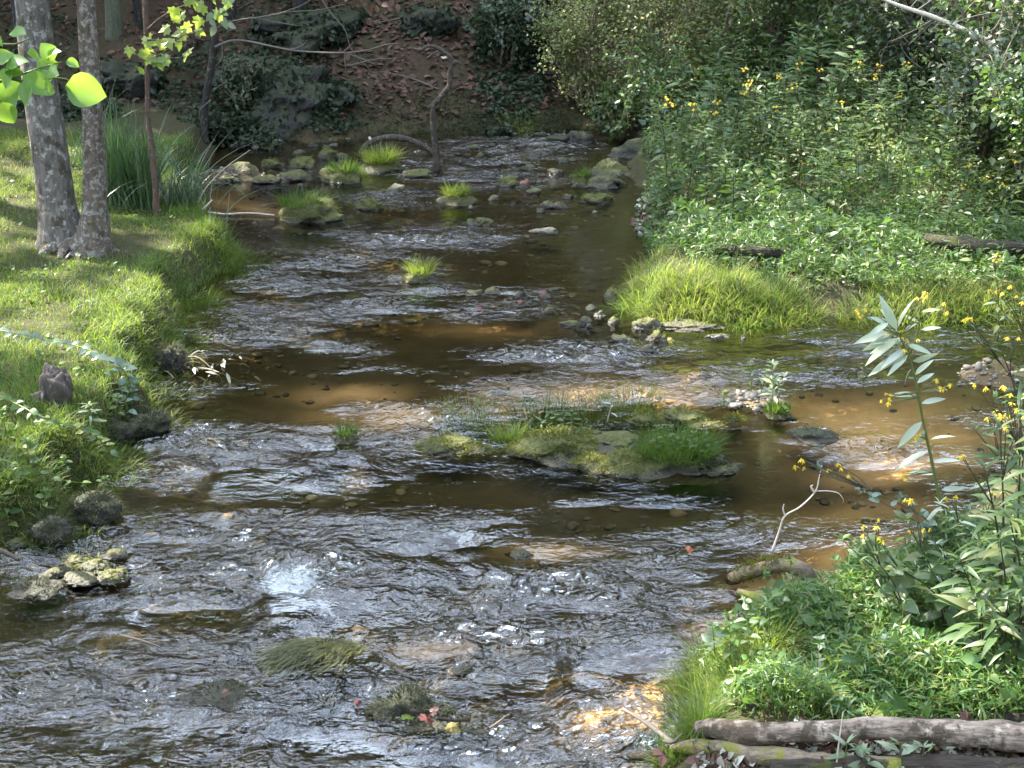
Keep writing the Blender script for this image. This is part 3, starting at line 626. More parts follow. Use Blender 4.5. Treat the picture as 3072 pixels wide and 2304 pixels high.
for (a, b) in [(-3.0, 24.2), (.5, 24.8), (3.6, 25.5), (-6.4, 23.4), (6.8, 26.5), (-1.2, 28.2), (2.2, 29.0), (-10, 24.5), (-4.6, 22.6), (-1.4, 23.2), (2.0, 23.6), (-8.2, 25.6), (5.0, 24.2), (-5.5, 26.5)]:  # out of view, put in to darken the slope
    q += 1; r2 = np.random.default_rng(q); loc = np.array([a, b, float(ground_h(a, b))]); t = thing('tree', 'low spreading tree shading the leafy slope behind the creek', 'tree', loc, 'low trees over the slope')
    cl = np.stack([r2.normal(0, 1.4, 80), r2.normal(0, 1.2, 80), r2.uniform(1.9, 4.4, 80)], -1); P = (cl[:, None] + r2.normal(0, .4, (80, 20, 3))).reshape(-1, 3); P = P[P[:, 2] > 1.2]
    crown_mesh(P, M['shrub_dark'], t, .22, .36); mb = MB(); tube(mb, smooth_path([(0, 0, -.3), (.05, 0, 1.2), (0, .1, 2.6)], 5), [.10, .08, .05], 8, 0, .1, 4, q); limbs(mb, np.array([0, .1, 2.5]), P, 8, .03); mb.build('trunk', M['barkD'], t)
# ------------------------------------------------------------------ twin trunk tree on the lawn
base = gat(74, 247); base[2] -= .02
P = LP[own == 0] - base
t = thing('twin_trunk_tree', 'grey and brown tree with two lichen covered trunks rising from one base on the lawn', 'tree', base)
def pxpath(pts, Y, off): return np.array([aty(x, y, Y + (dy[0] if dy else 0)) - off for x, y, *dy in pts])
mb = MB()
tA = pxpath([(62, 262), (62, 235), (56, 200), (50, 150), (41, 90), (32, 0), (26, -60)], base[1], base)
tA = np.vstack([tA, tA[-1] + np.array([-.4, .1, 2.5])])
s = ppm(base)
tube(mb, smooth_path(tA, 8), np.array([30, 23, 18, 17, 16.5, 16, 15.5, 10]) / s, 44, 0, .085, 11, 3, along=.22)
mb.build('trunk', M['barkA'], t)
mb = MB()
tB = pxpath([(90, 262), (93, 235), (95, 205), (94, 150), (91, 90), (86, 0), (83, -60)], base[1] - .12, base)
tB = np.vstack([tB, tB[-1] + np.array([.3, 0, 2.5])])
tube(mb, smooth_path(tB, 8), np.array([27, 18, 12, 10.3, 9.6, 9, 8.8, 6]) / s, 36, 0, .09, 12, 9, along=.25)
mb.build('trunk', M['barkB'], t)
mb = MB()
for a, L in ((-2.9, .3), (-2.3, .35), (-1.75, .28), (-1.2, .36), (-.6, .3), (-.05, .32), (.4, .25)):
    c = np.array([.02 + .1 * math.cos(a), -.05 + .05 * math.sin(a), .08]); e = c + np.array([math.cos(a) * L, math.sin(a) * L, -.10])
    e[:2] *= .95; tube(mb, smooth_path([c, (c + e) / 2 + np.array([0, 0, .02]), e], 4), [.10, .05, .012], 10, 0, .25, 9, 3)
mb.build('root_flare', M['barkB'], t)
mb = MB()
limbs(mb, tA[-1], P, 16, .07); limbs(mb, tB[-1], P, 10, .05)
if len(P): mb.build('limbs', M['barkA'], t); crown_mesh(P, M['canopy'], t)
# ------------------------------------------------------------------ stones in the creek
TUFT_N = 0
def fuzz(mb, V, sx, sy, sz, n, L=.03, w=.006, zmin=.0, seed=0, m=0):
    """short moss fronds over a stone's surface, patchy"""
    i = rng.integers(0, len(V), n); P = V[i] + rng.normal(0, .012, (n, 3))
    nz = P[:, 2] / max(sz, 1e-3)
    keep = (nz > zmin + .25 * noise3(P[:, 0] * 9, P[:, 1] * 9, P[:, 2] * 9, seed)); P = P[keep]
    az = np.arctan2(P[:, 1], P[:, 0]) + rng.normal(0, .6, len(P))
    th = np.clip(np.hypot(P[:, 0] / sx, P[:, 1] / sy), 0, 1.2) * 1.1
    blades(mb, P, az, rng.uniform(.5, 1.3, len(P)) * L, w, th, .8, 2, m, 1.5)
def grass_tuft(mb, c, rx, ry, n, L, w=.006, lean=.45, droop=1.1, m=0, zf=None):
    r = np.sqrt(rng.random(n)); a = rng.uniform(0, 6.283, n)
    x, y = c[0] + rx * r * np.cos(a), c[1] + ry * r * np.sin(a)
    z = np.full(n, c[2]) if zf is None else zf(x, y)
    az = a + rng.normal(0, .7, n)
    l = L * (.35 + 1.0 * rng.random(n) ** 1.5)
    blades(mb, np.stack([x, y, z], -1), az, l, w * rng.uniform(.7, 1.3, n), rng.uniform(0, lean, n) * (.3 + r), rng.uniform(.2, droop, n), 4, m, .7)
def stone(px, py, wpx, hpx, label, mat='rock', dr=.7, moss=0, tuft=None, cat='stone', name='stone', group=None, seed=None, ang=.4, mossmat='moss', sink=.35, rough=.3, z=None, fl=.03):
    """a stone whose foot meets the water at pixel row py + about half its height"""
    global TUFT_N
    TUFT_N += 1; seed = seed or TUFT_N * 7
    zz0 = 0.0 if z is None else z
    wpx *= .93; hpx *= .82
    c = at(px, py + hpx * .35, zz0); s = ppm(c); W = wpx / s / 2; Hh = hpx / s * .92; D = W * dr
    c[1] += D * .35
    sz = Hh * (1 / (1 - sink)) * .62
    V, F = rock_verts(W * 1.05, D, sz, seed, 5 if wpx > 50 else 4 if wpx > 14 else 3, rough * 1.35, min(.75, ang * 1.5))
    V[:, 2] += Hh - V[:, 2].max()
    lo = np.minimum(V[:, 2] - .01, 0); V[:, :2] *= 1 + np.clip(-lo / max(sz, .02), 0, 1)[:, None] * .35; V[:, 2] = np.where(lo < 0, .01 + lo * .55, V[:, 2])
    if not moss and not tuft:
        o = MB().add(V, F).build(name, M[mat], None, c); return tag(o, label, cat, group)
    t = thing(name, label, cat, c, group)
    MB().add(V, F).build('rock', M[mat], t)
    if moss:
        mb = MB(); Vm = V.copy(); Vc = Vm - np.array([0, 0, V[:, 2].max() - sz])
        top = V[V[:, 2] > -.01]
        fuzz(mb, top, W, D, max(Hh, .02), int(moss), fl, .007, .12, seed)
        if mb.n: mb.build('moss', M[mossmat], t)
    if tuft:
        n, L, w_, fx, mat2 = tuft
        tx, ty = V[:, 0], V[:, 1]
        mb = MB()
        grass_tuft(mb, (0 + fx * W, .0, Hh * .72), W * .75, D * .7, n, L, w_, .9, 1.3)
        mb.build('grass_tuft', M[mat2], t)
    return t
GT = 'tuft'
stone(308, 213, 62, 26, 'broad mossy boulder with a grass tuft at the left side of the stream', 'rock_moss', .7, 1500, (420, .16, .006, -.25, GT), 'mossy rock', 'mossy_rock')
stone(343, 176, 42, 18, 'dark mossy rock topped with grass left of the arched branch', 'rock_moss', .7, 700, (380, .15, .006, 0, GT), 'mossy rock', 'mossy_rock')
stone(381, 166, 46, 12, 'grassy hummock under the foot of the arched branch', 'rock_moss', .6, 300, (900, .2, .006, .0, 'tussock'), 'grass hummock', 'grass_hummock')
stone(414, 175, 30, 8, 'low flat dark stone just left of the upright dead branch', 'rock_half', .9, 150, cat='mossy rock', name='mossy_rock', mossmat='moss_dark')
stone(396, 188, 18, 10, 'small pale yellow stone below the dark flat stone', 'rock_pale', .8)
stone(456, 199, 33, 15, 'grass topped brown rock in midstream below the dead branch', 'rock_moss', .7, 500, (420, .13, .006, 0, 'tussock'), 'grassy rock', 'grassy_rock')
stone(370, 205, 28, 14, 'round moss covered rock right of the broad mossy boulder', 'rock_moss', .8, 500, cat='mossy rock', name='mossy_rock')
stone(508, 182, 26, 10, 'flat green mossy rock beside a dark red stone', 'rock_moss', .7, 350, cat='mossy rock', name='mossy_rock')
stone(526, 183, 13, 10, 'dark red stone beside the flat green mossy rock', 'rock_red', .8)
stone(529, 167, 18, 6, 'low grey stone above the dark red stone', 'rock_wet', .8)
stone(555, 173, 18, 9, 'wet grey stone right of midstream near the far riffle', 'rock_wet', .8)
stone(608, 168, 46, 17, 'large brown mossy boulder by the right bank upstream', 'rock_half', .7, 350, cat='mossy rock', name='mossy_rock', mossmat='moss_dark')
stone(604, 181, 44, 15, 'smooth grey boulder below the brown mossy boulder on the right', 'rock_wet', .7, ang=.2)
stone(582, 181, 18, 14, 'small rock with a green tuft left of the smooth grey boulder', 'rock_moss', .8, 120, (220, .12, .006, 0, GT), 'grassy rock', 'grassy_rock')
stone(596, 199, 38, 11, 'long sloping mossy slab near the right bank', 'rock_moss', .6, 450, cat='mossy rock', name='mossy_rock')
stone(547, 205, 15, 9, 'grey stone left of its pinkish twin below the right boulders', 'rock_wet', .9)
stone(560, 205, 15, 9, 'pinkish stone right of its grey twin below the right boulders', 'rock_pink', .9)
stone(534, 192, 14, 7, 'wet brown stone below the dark red stone', 'rock_wet', .9)
stone(581, 137, 32, 13, 'dark mossy rock in the farthest riffle', 'rock_dark', .7, 250, cat='mossy rock', name='mossy_rock', mossmat='moss_dark')
stone(559, 139, 26, 8, 'low dark stone left of the dark mossy rock in the farthest riffle', 'rock_dark', .7)
stone(637, 150, 52, 20, 'big dark boulder under the overhanging right bank', 'rock_dark', .8, ang=.2)
stone(655, 138, 44, 22, 'black hollow looking boulder beneath the right bank shrubs', 'rock_dark', .8)
stone(484, 222, 20, 9, 'grey mossy rock alone in midstream above the brown pool', 'rock_half', .8, 120, cat='mossy rock', name='mossy_rock', mossmat='moss_dark')
stone(472, 222, 13, 6, 'small flat stone touching the grey midstream rock', 'rock_wet', .8)
stone(547, 231, 28, 5, 'pale flat stone barely out of the brown pool', 'rock_pale', .8, ang=.1)
stone(641, 229, 12, 6, 'pale small stone on the right margin of the brown pool', 'rock_pale', .9)
stone(419, 277, 36, 13, 'mossy stone with a thin grass tuft alone in the middle riffle', 'rock_moss', .8, 420, (300, .15, .005, .1, 'tussock'), 'grassy rock', 'grassy_rock')
stone(474, 293, 16, 7, 'brown stone leftmost of the row across the middle riffle', 'rock_wet', .8)
stone(492, 291, 16, 7, 'brown stone second from the left in the row across the middle riffle', 'rock_half', .8)
stone(522, 295, 14, 9, 'dark stone in the middle of the row across the middle riffle', 'rock_dark', .8)
stone(544, 295, 13, 8, 'rust red stone right in the row across the middle riffle', 'rock_red', .8)
stone(521, 303, 16, 6, 'wet red stone just below the row across the middle riffle', 'rock_red', .8)
stone(549, 311, 10, 8, 'small pale grey stone below the rust red stone', 'rock', .9)
stone(613, 294, 20, 15, 'mossy brown stone at the left foot of the sunlit grass', 'rock_half', .8, 160, cat='mossy rock', name='mossy_rock')
stone(571, 325, 20, 9, 'long dark stone with a paler stone behind it in the amber shallows', 'rock', .7)
stone(585, 321, 14, 11, 'rounded brown stone behind the long dark stone', 'rock_wet', .8)
stone(589, 326, 6, 6, 'tiny pale pebble stone right of the rounded brown stone', 'rock', .9)
stone(614, 321, 12, 9, 'brown stone between amber shallows and sunlit grass', 'rock_half', .9)
stone(600, 314, 12, 7, 'mottled stone above the amber shallows', 'rock', .9)
stone(591, 308, 12, 6, 'low stone uppermost above the amber shallows', 'rock', .9)
stone(649, 324, 32, 15, 'large brown stone at the waterline below the sunlit grass', 'rock', .7)
stone(679, 322, 16, 8, 'dark stone tucked under the sunlit grass edge', 'rock_dark', .8)
stone(622, 339, 28, 9, 'flat dark stone in the current below the large brown stone', 'rock_wet', .7)
stone(656, 336, 22, 11, 'mossy lumpy stone beside a yellow leaf', 'rock_half', .8, 120, cat='mossy rock', name='mossy_rock')
stone(648, 348, 14, 7, 'small black stone breaking the current below the yellow leaf', 'rock_dark', .8)
stone(690, 327, 66, 6, 'long pale wet slab along the foot of the sunlit grass', 'rock', .5, ang=.1)
stone(718, 336, 24, 5, 'brown slab awash right of the long pale slab', 'rock_wet', .6)
stone(743, 337, 5, 6, 'small dark stone alone in the side channel', 'rock_dark', .9)
# left margin rocks
stone(242, 171, 36, 18, 'buff pointed boulder by the left reeds', 'rock_pink', .8)
stone(266, 180, 36, 9, 'low buff rubble stone below the pointed boulder', 'rock_pink', .8, rough=.45)
stone(292, 176, 40, 13, 'grey boulder right of the buff rubble on the left margin', 'rock', .8)
stone(272, 164, 22, 10, 'yellow mossy rock behind the grey boulder on the left', 'rock_moss', .8, 220, cat='mossy rock', name='mossy_rock')
stone(300, 163, 30, 12, 'mossy rock between the grey boulder and the grassy rock', 'rock_moss', .8, 260, cat='mossy rock', name='mossy_rock')
stone(328, 153, 26, 10, 'green mossy rock behind the grassy rock on the left', 'rock_moss', .8, 240, cat='mossy rock', name='mossy_rock')
stone(225, 180, 20, 8, 'dark low stone at the foot of the reeds', 'rock_wet', .8)
for i in range(46):                            # small stones of the upstream riffle, all alike
    r2 = np.random.default_rng(100 + i)
    if i < 24: px, py = r2.uniform(212, 350), r2.uniform(138, 186)
    else: px, py = r2.uniform(470, 640), r2.uniform(140, 212)
    stone(px, py, r2.uniform(6, 14), r2.uniform(3, 6), 'small wet stone among many strewn over the far shallows', ['rock_wet', 'rock', 'rock_half', 'rock_wet', 'rock_dark'][i % 5], .8, group='small stones of the far shallows', seed=500 + i)
# central island
stone(447, 447, 48, 11, 'yellow green mossy rock left of the island grass', 'rock_moss', .8, 1300, cat='mossy rock', name='mossy_rock')
stone(556, 446, 88, 20, 'big domed rock with bright yellow moss at the island front', 'rock_moss', .7, 4200, cat='mossy rock', name='mossy_rock', ang=.15, fl=.024)
stone(616, 444, 76, 16, 'bare grey weathered rock at the heart of the island', 'rock_half', .9, ang=.5, rough=.35)
stone(592, 464, 42, 14, 'small mossy rock before the bare grey island rock', 'rock_moss', .8, 1400, cat='mossy rock', name='mossy_rock', ang=.1, fl=.024)
stone(628, 465, 52, 18, 'dark mossy rock left of the leafy island hummock', 'rock_moss', .8, 1900, cat='mossy rock', name='mossy_rock', ang=.1, fl=.024)
stone(678, 463, 112, 15, 'leafy grown hummock at the right front of the island', 'rock_moss', .7, 1500, (1100, .2, .005, .0, GT), 'grassy rock', 'grassy_rock', mossmat='moss_dark')
stone(646, 420, 30, 11, 'yellow mossy lump on the back bar of the island', 'rock_moss', .8, 700, cat='mossy rock', name='mossy_rock')
stone(683, 417, 40, 9, 'pale mossy lump leading to the gravel mound', 'rock_moss', .8, 500, cat='mossy rock', name='mossy_rock')
stone(347, 438, 28, 11, 'small tufted rock at the left tip of the gravel bar', 'rock_half', .8, 200, (160, .1, .005, 0, GT), 'grassy rock', 'grassy_rock')
stone(777, 415, 30, 12, 'dark tuft of moss on the gravel mound', 'rock_moss', .8, 300, (350, .09, .005, 0, GT), 'grassy rock', 'grassy_rock')
stone(815, 436, 50, 10, 'dark wet slab trailing off the gravel mound', 'rock_dark', .7, 250, cat='mossy rock', name='mossy_rock', mossmat='moss_dark')
# foreground stones
for a in [(114, 554, 22, 11, 'pinkish stone topmost of the sunlit pile by the left bank', 'rock_pink', 0), (76, 561, 26, 11, 'greenish stone at the upper left of the sunlit pile', 'rock_half', 120), (93, 566, 26, 10, 'mossy yellow stone in the middle of the sunlit pile', 'rock_half', 120), (110, 576, 28, 13, 'buff stone at the lower right of the sunlit pile', 'rock_half', 100), (80, 578, 28, 9, 'pale stone at the lower edge of the sunlit pile', 'rock_pink', 0), (54, 573, 24, 9, 'pink grey stone at the left end of the sunlit pile', 'rock_pink', 0), (68, 569, 18, 8, 'small mossy stone inside the sunlit pile', 'rock_half', 80)]:
    stone(a[0], a[1], a[2], a[3], a[4], a[5], .9, a[6], cat='stone')
stone(34, 590, 44, 9, 'dark mossy rock awash left below the sunlit pile', 'rock_dark', .8, 500, cat='mossy rock', name='mossy_rock', mossmat='moss_dark')
stone(17, 542, 16, 8, 'grey stone at the foot of the left bank corner', 'rock', .9)
stone(408, 709, 78, 22, 'dark mossy rock holding a red leaf in the foreground rapids', 'rock_dark', .7, 1600, cat='mossy rock', name='mossy_rock', mossmat='moss_dark')
stone(451, 731, 70, 8, 'flat dark mossy ledge just below the red leaf rock', 'rock_dark', .6, 500, cat='mossy rock', name='mossy_rock', mossmat='moss_dark')
stone(328, 705, 48, 9, 'low mossy stone left of the red leaf rock', 'rock_dark', .7, 500, cat='mossy rock', name='mossy_rock', mossmat='moss_dark')
stone(222, 699, 66, 8, 'flat mossy stone leftmost in the foreground rapids', 'rock_dark', .7, 500, cat='mossy rock', name='mossy_rock', mossmat='moss_dark')
t = stone(322, 660, 84, 17, 'streaming weed covered rock in the foreground rapids', 'rock_dark', .7, 500, cat='mossy rock', name='mossy_rock', mossmat='moss_dark')
mb = MB(); n = 900; a = rng.uniform(0, 6.28, n); r = np.sqrt(rng.random(n))
blades(mb, np.stack([.26 * r * np.cos(a), .16 * r * np.sin(a), .07 - .05 * r ** 2 + 0 * a], -1), -2.3 + rng.normal(0, .35, n), rng.uniform(.06, .16, n), .006, 1.1, .75, 3, 0, .4); mb.build('water_weed', M['weedstream'], t)
stone(272, 634, 16, 6, 'dark stone behind the foreground ledge', 'rock_wet', .8)
stone(466, 669, 22, 6, 'small brown rock in the right of the foreground rapids', 'rock_wet', .8)
stone(282, 622, 30, 8, 'wet brown stone on the left end of the rock ledge', 'rock_wet', .8)
stone(430, 577, 34, 9, 'black wet stone on the rock ledge by the white water', 'rock_dark', .6)
stone(520, 555, 26, 6, 'dark stone at the right end of the rock ledge', 'rock_wet', .6)
stone(290, 473, 14, 8, 'dark stone behind the left riffle edge', 'rock_dark', .7)
stone(256, 474, 10, 6, 'tiny dark stone at the left riffle edge', 'rock_dark', .7)
# pebbles of the gravel bars (nobody could count them)
def pebbles(spec, n, name):
    mb = MB(); V, F = ico(1)
    for i in range(n):
        px, py, rx, ry = spec[i % len(spec)]
        a = rng.uniform(0, 6.283); r = math.sqrt(rng.random()) * 1.25
        p = at(px + rx * r * math.cos(a), py + ry * r * math.sin(a)); z = float(gz(p[0], p[1]))
        if z < -.03: continue
        s_ = min(.05, rng.lognormal(-4.6, .62))
        sc = np.array([1, rng.uniform(.6, 1), rng.uniform(.45, .8)]) * s_
        th = rng.uniform(0, 6.28); c_, d_ = math.cos(th), math.sin(th); Q = V * (1 + .2 * rng.normal(size=(len(V), 1))) * sc
        mb.add(np.stack([Q[:, 0] * c_ - Q[:, 1] * d_, Q[:, 0] * d_ + Q[:, 1] * c_, Q[:, 2]], -1) + np.array([p[0], p[1], z + s_ * .2]), F)
    tag(mb.build(name, M['pebble'], smooth=True), kind='stuff')
pebbles([(760, 401, 56, 17), (760, 401, 56, 17), (745, 408, 40, 12), (700, 416, 50, 8), (670, 418, 40, 5), (383, 446, 42, 9), (1005, 377, 46, 11), (250, 178, 40, 8), (648, 228, 12, 24), (648, 228, 12, 24), (500, 448, 30, 6)], 4600, 'gravel')
# loose stones lying on the creek bed, seen through the water
mb = MB(); V, F = ico(2); nb = 0
bx, by = rng.uniform(-5.5, 7.5, 9000), rng.uniform(4.6, 18.5, 9000); bz = gz(bx, by)
okb = (bz < -.05) & (np.abs(bx) < .37 * by + .3) & (noise2(bx * .9, by * .9, 301) > -.18); bx, by, bz = bx[okb], by[okb], bz[okb]; okb = rng.random(len(bx)) > .85 * np.clip(blob(bx, by, SAND_SUN) * 1.6, 0, 1); bx, by, bz = bx[okb][:2600], by[okb][:2600], bz[okb][:2600]
for x_, y_, z_ in zip(bx, by, bz):
    s_ = min(.075, rng.lognormal(-3.85, .55)); th = rng.uniform(0, 6.28); c_, d_ = math.cos(th), math.sin(th)
    Q = V * (1 + .16 * noise3(V[:, 0] * 1.7 + x_ * 9, V[:, 1] * 1.7 + y_ * 9, V[:, 2] * 1.7, 5))[:, None] * np.array([1, rng.uniform(.55, .95), rng.uniform(.25, .5)]) * s_
    mb.add(np.stack([Q[:, 0] * c_ - Q[:, 1] * d_, Q[:, 0] * d_ + Q[:, 1] * c_, Q[:, 2]], -1) + np.array([x_, y_, z_ + .1 * s_]), F)
tag(mb.build('bed_stones', M['bedstone']), kind='stuff')
# island grass
for px, py, w_, h_, lab, mt in [(520, 449, 30, 7, 'low ragged mossy stone between the left moss rock and the domed rock', 'moss'), (585, 437, 34, 9, 'mossy lump behind the domed island rock', 'moss'), (655, 447, 40, 9, 'thin mossy ledge right of the bare island rock', 'moss_dark'), (560, 456, 50, 7, 'wet mossy shelf at the foot of the domed rock', 'moss_dark'), (725, 470, 34, 6, 'last low mossy stone at the right tip of the island', 'moss_dark'), (480, 450, 24, 6, 'small mossy stone under the leftmost island grass', 'moss'), (705, 426, 30, 5, 'flat mossy stone on the bar toward the gravel mound', 'moss'), (735, 420, 20, 5, 'little mossy stone touching the gravel mound', 'moss')]:
    stone(px, py, w_, h_, lab, 'rock_moss' if mt == 'moss' else 'rock_half', .7, 500, cat='mossy rock', name='mossy_rock', mossmat=mt)
def tussock(px, py, wpx, label, n, L, mat='tuft', name='grass_tuft', cat='grass tuft', w=.006, dr=.6, lean=.5, droop=1.3, dead=0, group=None, z=None, seeds=0):
    c = gat(px, py) if z is None else at(px, py, z); s = ppm(c); W = wpx / s / 2
    t = thing(name, label, cat, c, group)
    zf = lambda x, y: np.maximum(gz(x + c[0], y + c[1]) - c[2], -.1)
    mb = MB(); grass_tuft(mb, (0, 0, 0), W, W * dr, n, L, w, lean, droop, 0, zf); mb.build('blades', M[mat], t)
    if dead:
        mb = MB(); grass_tuft(mb, (0, 0, 0), W, W * dr, dead, L * .9, w, lean + .4, droop + .5, 0, zf); mb.build('dry_blades', M['grass_dry'], t)
    if seeds:
        mb = MB(); k = seeds; a = rng.uniform(0, 6.28, k); r = np.sqrt(rng.random(k))
        x, y = W * r * np.cos(a), W * dr * r * np.sin(a); P = np.stack([x, y, zf(x, y)], -1)
        blades(mb, P, a, L * rng.uniform(1.2, 1.6, k), .003, .1 + .2 * rng.random(k), .4, 4, 0, .5)
        for p in P:
            for j in range(5): pass
        mb.build('seed_stalks', M['grass_dry'], t)
    return t
tussock(471, 440, 58, 'leftmost grass clump on the mid stream island', 900, .27, 'tussock', dead=150, seeds=14)
tussock(510, 444, 34, 'short green grass between the two island clumps', 500, .16, 'tussock')
tussock(541, 434, 54, 'dense weedy clump in the middle of the island', 800, .24, 'tuft', seeds=16)
tussock(585, 428, 60, 'low bright grass behind the domed mossy rock', 900, .20, 'tussock')
tussock(628, 424, 56, 'thick olive grass clump at the back right of the island', 1200, .24, 'tussock', dead=200)
tussock(578, 183, 24, 'thin green grass by the right boulders upstream', 200, .14)
tussock(520, 130, 40, 'bright small grass patch on the far waterline', 300, .16, 'tussock')
tussock(355, 175, 24, 'grass between the two grassy hummocks left of the arch', 260, .15)
# ------------------------------------------------------------------ plant helpers
L_LANCE = leaf_tpl(.24, 4, .10, .38, .38, .05)
L_LANCE2 = leaf_tpl(.26, 2, .10, .30, .40, .05)
L_OVATE = leaf_tpl(.55, 3, .12, .30, .36, .10)
L_OVATE2 = leaf_tpl(.55, 2, .12, .22, .38, .06)
L_ROUND = leaf_tpl(.80, 5, .24, .14, .45, .08, .035)
L_BAMB = leaf_tpl(.20, 2, .06, .28, .35)
MAPLE = maple_tpl()
def herb(ms, ml, path, nl, L, tpl, r, start=.12, end=1.0, elev=.35, mleaf=0, wj=.25, top=4, opp=False):
    """a stem along path with leaves set spirally; returns the smoothed stem"""
    Q = smooth_path(path, 6); k = len(Q)
    tube(ms, Q, [r, r * .8, r * .45], 6)
    t = np.linspace(start, end, nl); t = np.clip(t + rng.normal(0, .01, nl), 0, 1)
    P = np.stack([np.interp(t, np.linspace(0, 1, k), Q[:, i]) for i in range(3)], -1)
    a = np.arange(nl) * 2.4 + rng.uniform(0, 6) + rng.normal(0, .3, nl)
    if opp: a = (np.arange(nl) // 2) * 1.57 + (np.arange(nl) % 2) * 3.14 + rng.uniform(0, 6)
    e = elev * (.4 + 1.2 * t) + rng.normal(0, .18, nl)
    D = np.stack([np.cos(a) * np.cos(e), np.sin(a) * np.cos(e), np.sin(e)], -1)
    s = L * (1.05 - .55 * np.maximum(0, t - .55) / .45) * rng.uniform(.75, 1.15, nl)
    place(ml, tpl, P, D, np.array([0, 0, 1.0]) + rng.normal(0, wj * 1.5, (nl, 3)), s, mleaf)
    if top:
        a = rng.uniform(0, 6.28, top); e = rng.uniform(.3, 1.1, top)
        D = np.stack([np.cos(a) * np.cos(e), np.sin(a) * np.cos(e), np.sin(e)], -1)
        place(ml, tpl, np.repeat(Q[-1:], top, 0), D, np.array([0, 0, 1.0]) + rng.normal(0, .2, (top, 3)), L * .5, mleaf)
    return Q
PETAL = leaf_tpl(.30, 1, .1, .45, .55)
def flower(mb, c, r, n=8, ax=(0, 0, 1)):
    """ragged daisy: drooping petals round a small ball (material 0 petals, 1 disc)"""
    a = np.arange(n) * 6.283 / n + rng.uniform(0, 6); e = rng.uniform(-1.1, .2, n)
    D = np.stack([np.cos(a) * np.cos(e), np.sin(a) * np.cos(e), np.sin(e)], -1)
    place(mb, PETAL, np.repeat([c], n, 0), D, np.array([0, 0, 1.0]) + 0 * D, r * rng.uniform(.8, 1.15, n), 0)
    V, F = ico(1); mb.add(V * r * .2 + c, F, 1)
def cluster(ms, root, top, k, r, parent, spread=.05):
    """one flower head: short stalks with a few daisies"""
    mb = MB()
    for i in range(k):
        e = top + rng.normal(0, spread, 3) * np.array([1, 1, .5])
        tube(ms, smooth_path([root, (root + e) / 2 + rng.normal(0, .01, 3), e], 3), [.003, .0016], 4)
        flower(mb, e, r * rng.uniform(.85, 1.15))
    return mb.build('flower_head', [M['petal'], M['disc']], parent)
# ------------------------------------------------------------------ the left bank
n = 330000
gx0, gy0 = rng.uniform(-7.5, -1.0, n), rng.uniform(6.0, 16.5, n)
ok = in_poly(gx0, gy0, LEFT) & (gx0 > -.375 * gy0 - .5)
gx0, gy0 = gx0[ok], gy0[ok]
sd = sdist(gx0, gy0, LEFT)
den = np.clip(.62 + .6 * noise2(gx0 * 1.1, gy0 * 1.1, 91) + .3 * noise2(gx0 * 4, gy0 * 4, 92), .12, 1)
ok = rng.random(len(gx0)) < den
gx0, gy0, sd = gx0[ok][:105000], gy0[ok][:105000], sd[ok][:105000]
P = np.stack([gx0, gy0, gz(gx0, gy0) - .005], -1)
edge = ss(.5, .05, sd)
hm = 1 + .6 * noise2(gx0 * 1.7, gy0 * 1.7, 93)
Lb = rng.uniform(.035, .085, len(P)) * hm * (1 + 1.0 * edge)
near_tree = np.exp(-((gx0 + 3.75) ** 2 + (gy0 - 12.3) ** 2) / .5); Lb *= 1 - .4 * near_tree
dryf = np.clip(noise2(gx0 * .9 + 3, gy0 * .9, 94) * 1.1 + .9 * np.exp(-((gx0 + 4.9) ** 2 / .5 + (gy0 - 13.6) ** 2 / 2.0)) - .1, 0, .8)
isd = rng.random(len(P)) < .05 + .38 * dryf
mb = MB()
for sel, m in ((~isd, 0), (isd, 1)):
    k = int(sel.sum()); az = rng.uniform(0, 6.283, k)
    blades(mb, P[sel], az, Lb[sel], rng.uniform(.004, .0075, k), rng.uniform(0, .6, k) + .25 * m, rng.uniform(.2, 1.3, k), 2, m, .8)
tag(mb.build('lawn_grass', [M['grass'], M['grass_dry']]), kind='stuff')
# low broad leaved plants scattered in the lawn
i = rng.choice(len(P), 900); Q = P[i] + np.array([0, 0, .05]) + rng.normal(0, .02, (900, 3)); D = randdir(900); D[:, 2] = np.abs(D[:, 2]) * .3
mb = MB(); place(mb, L_OVATE2, Q, D, np.array([0, 0, 1.0]) + rng.normal(0, .3, (900, 3)), rng.uniform(.03, .065, 900)); tag(mb.build('lawn_weeds', M['weed']), kind='stuff')
i = rng.choice(len(P), 110); Q = P[i] + np.array([0, 0, .035]); D = randdir(110); D[:, 2] *= .2
mb = MB(); place(mb, LEAF2, Q, D, np.array([0, 0, 1.0]) + rng.normal(0, .3, (110, 3)), rng.uniform(.03, .06, 110)); tag(mb.build('fallen_leaves', M['litter']), kind='stuff')
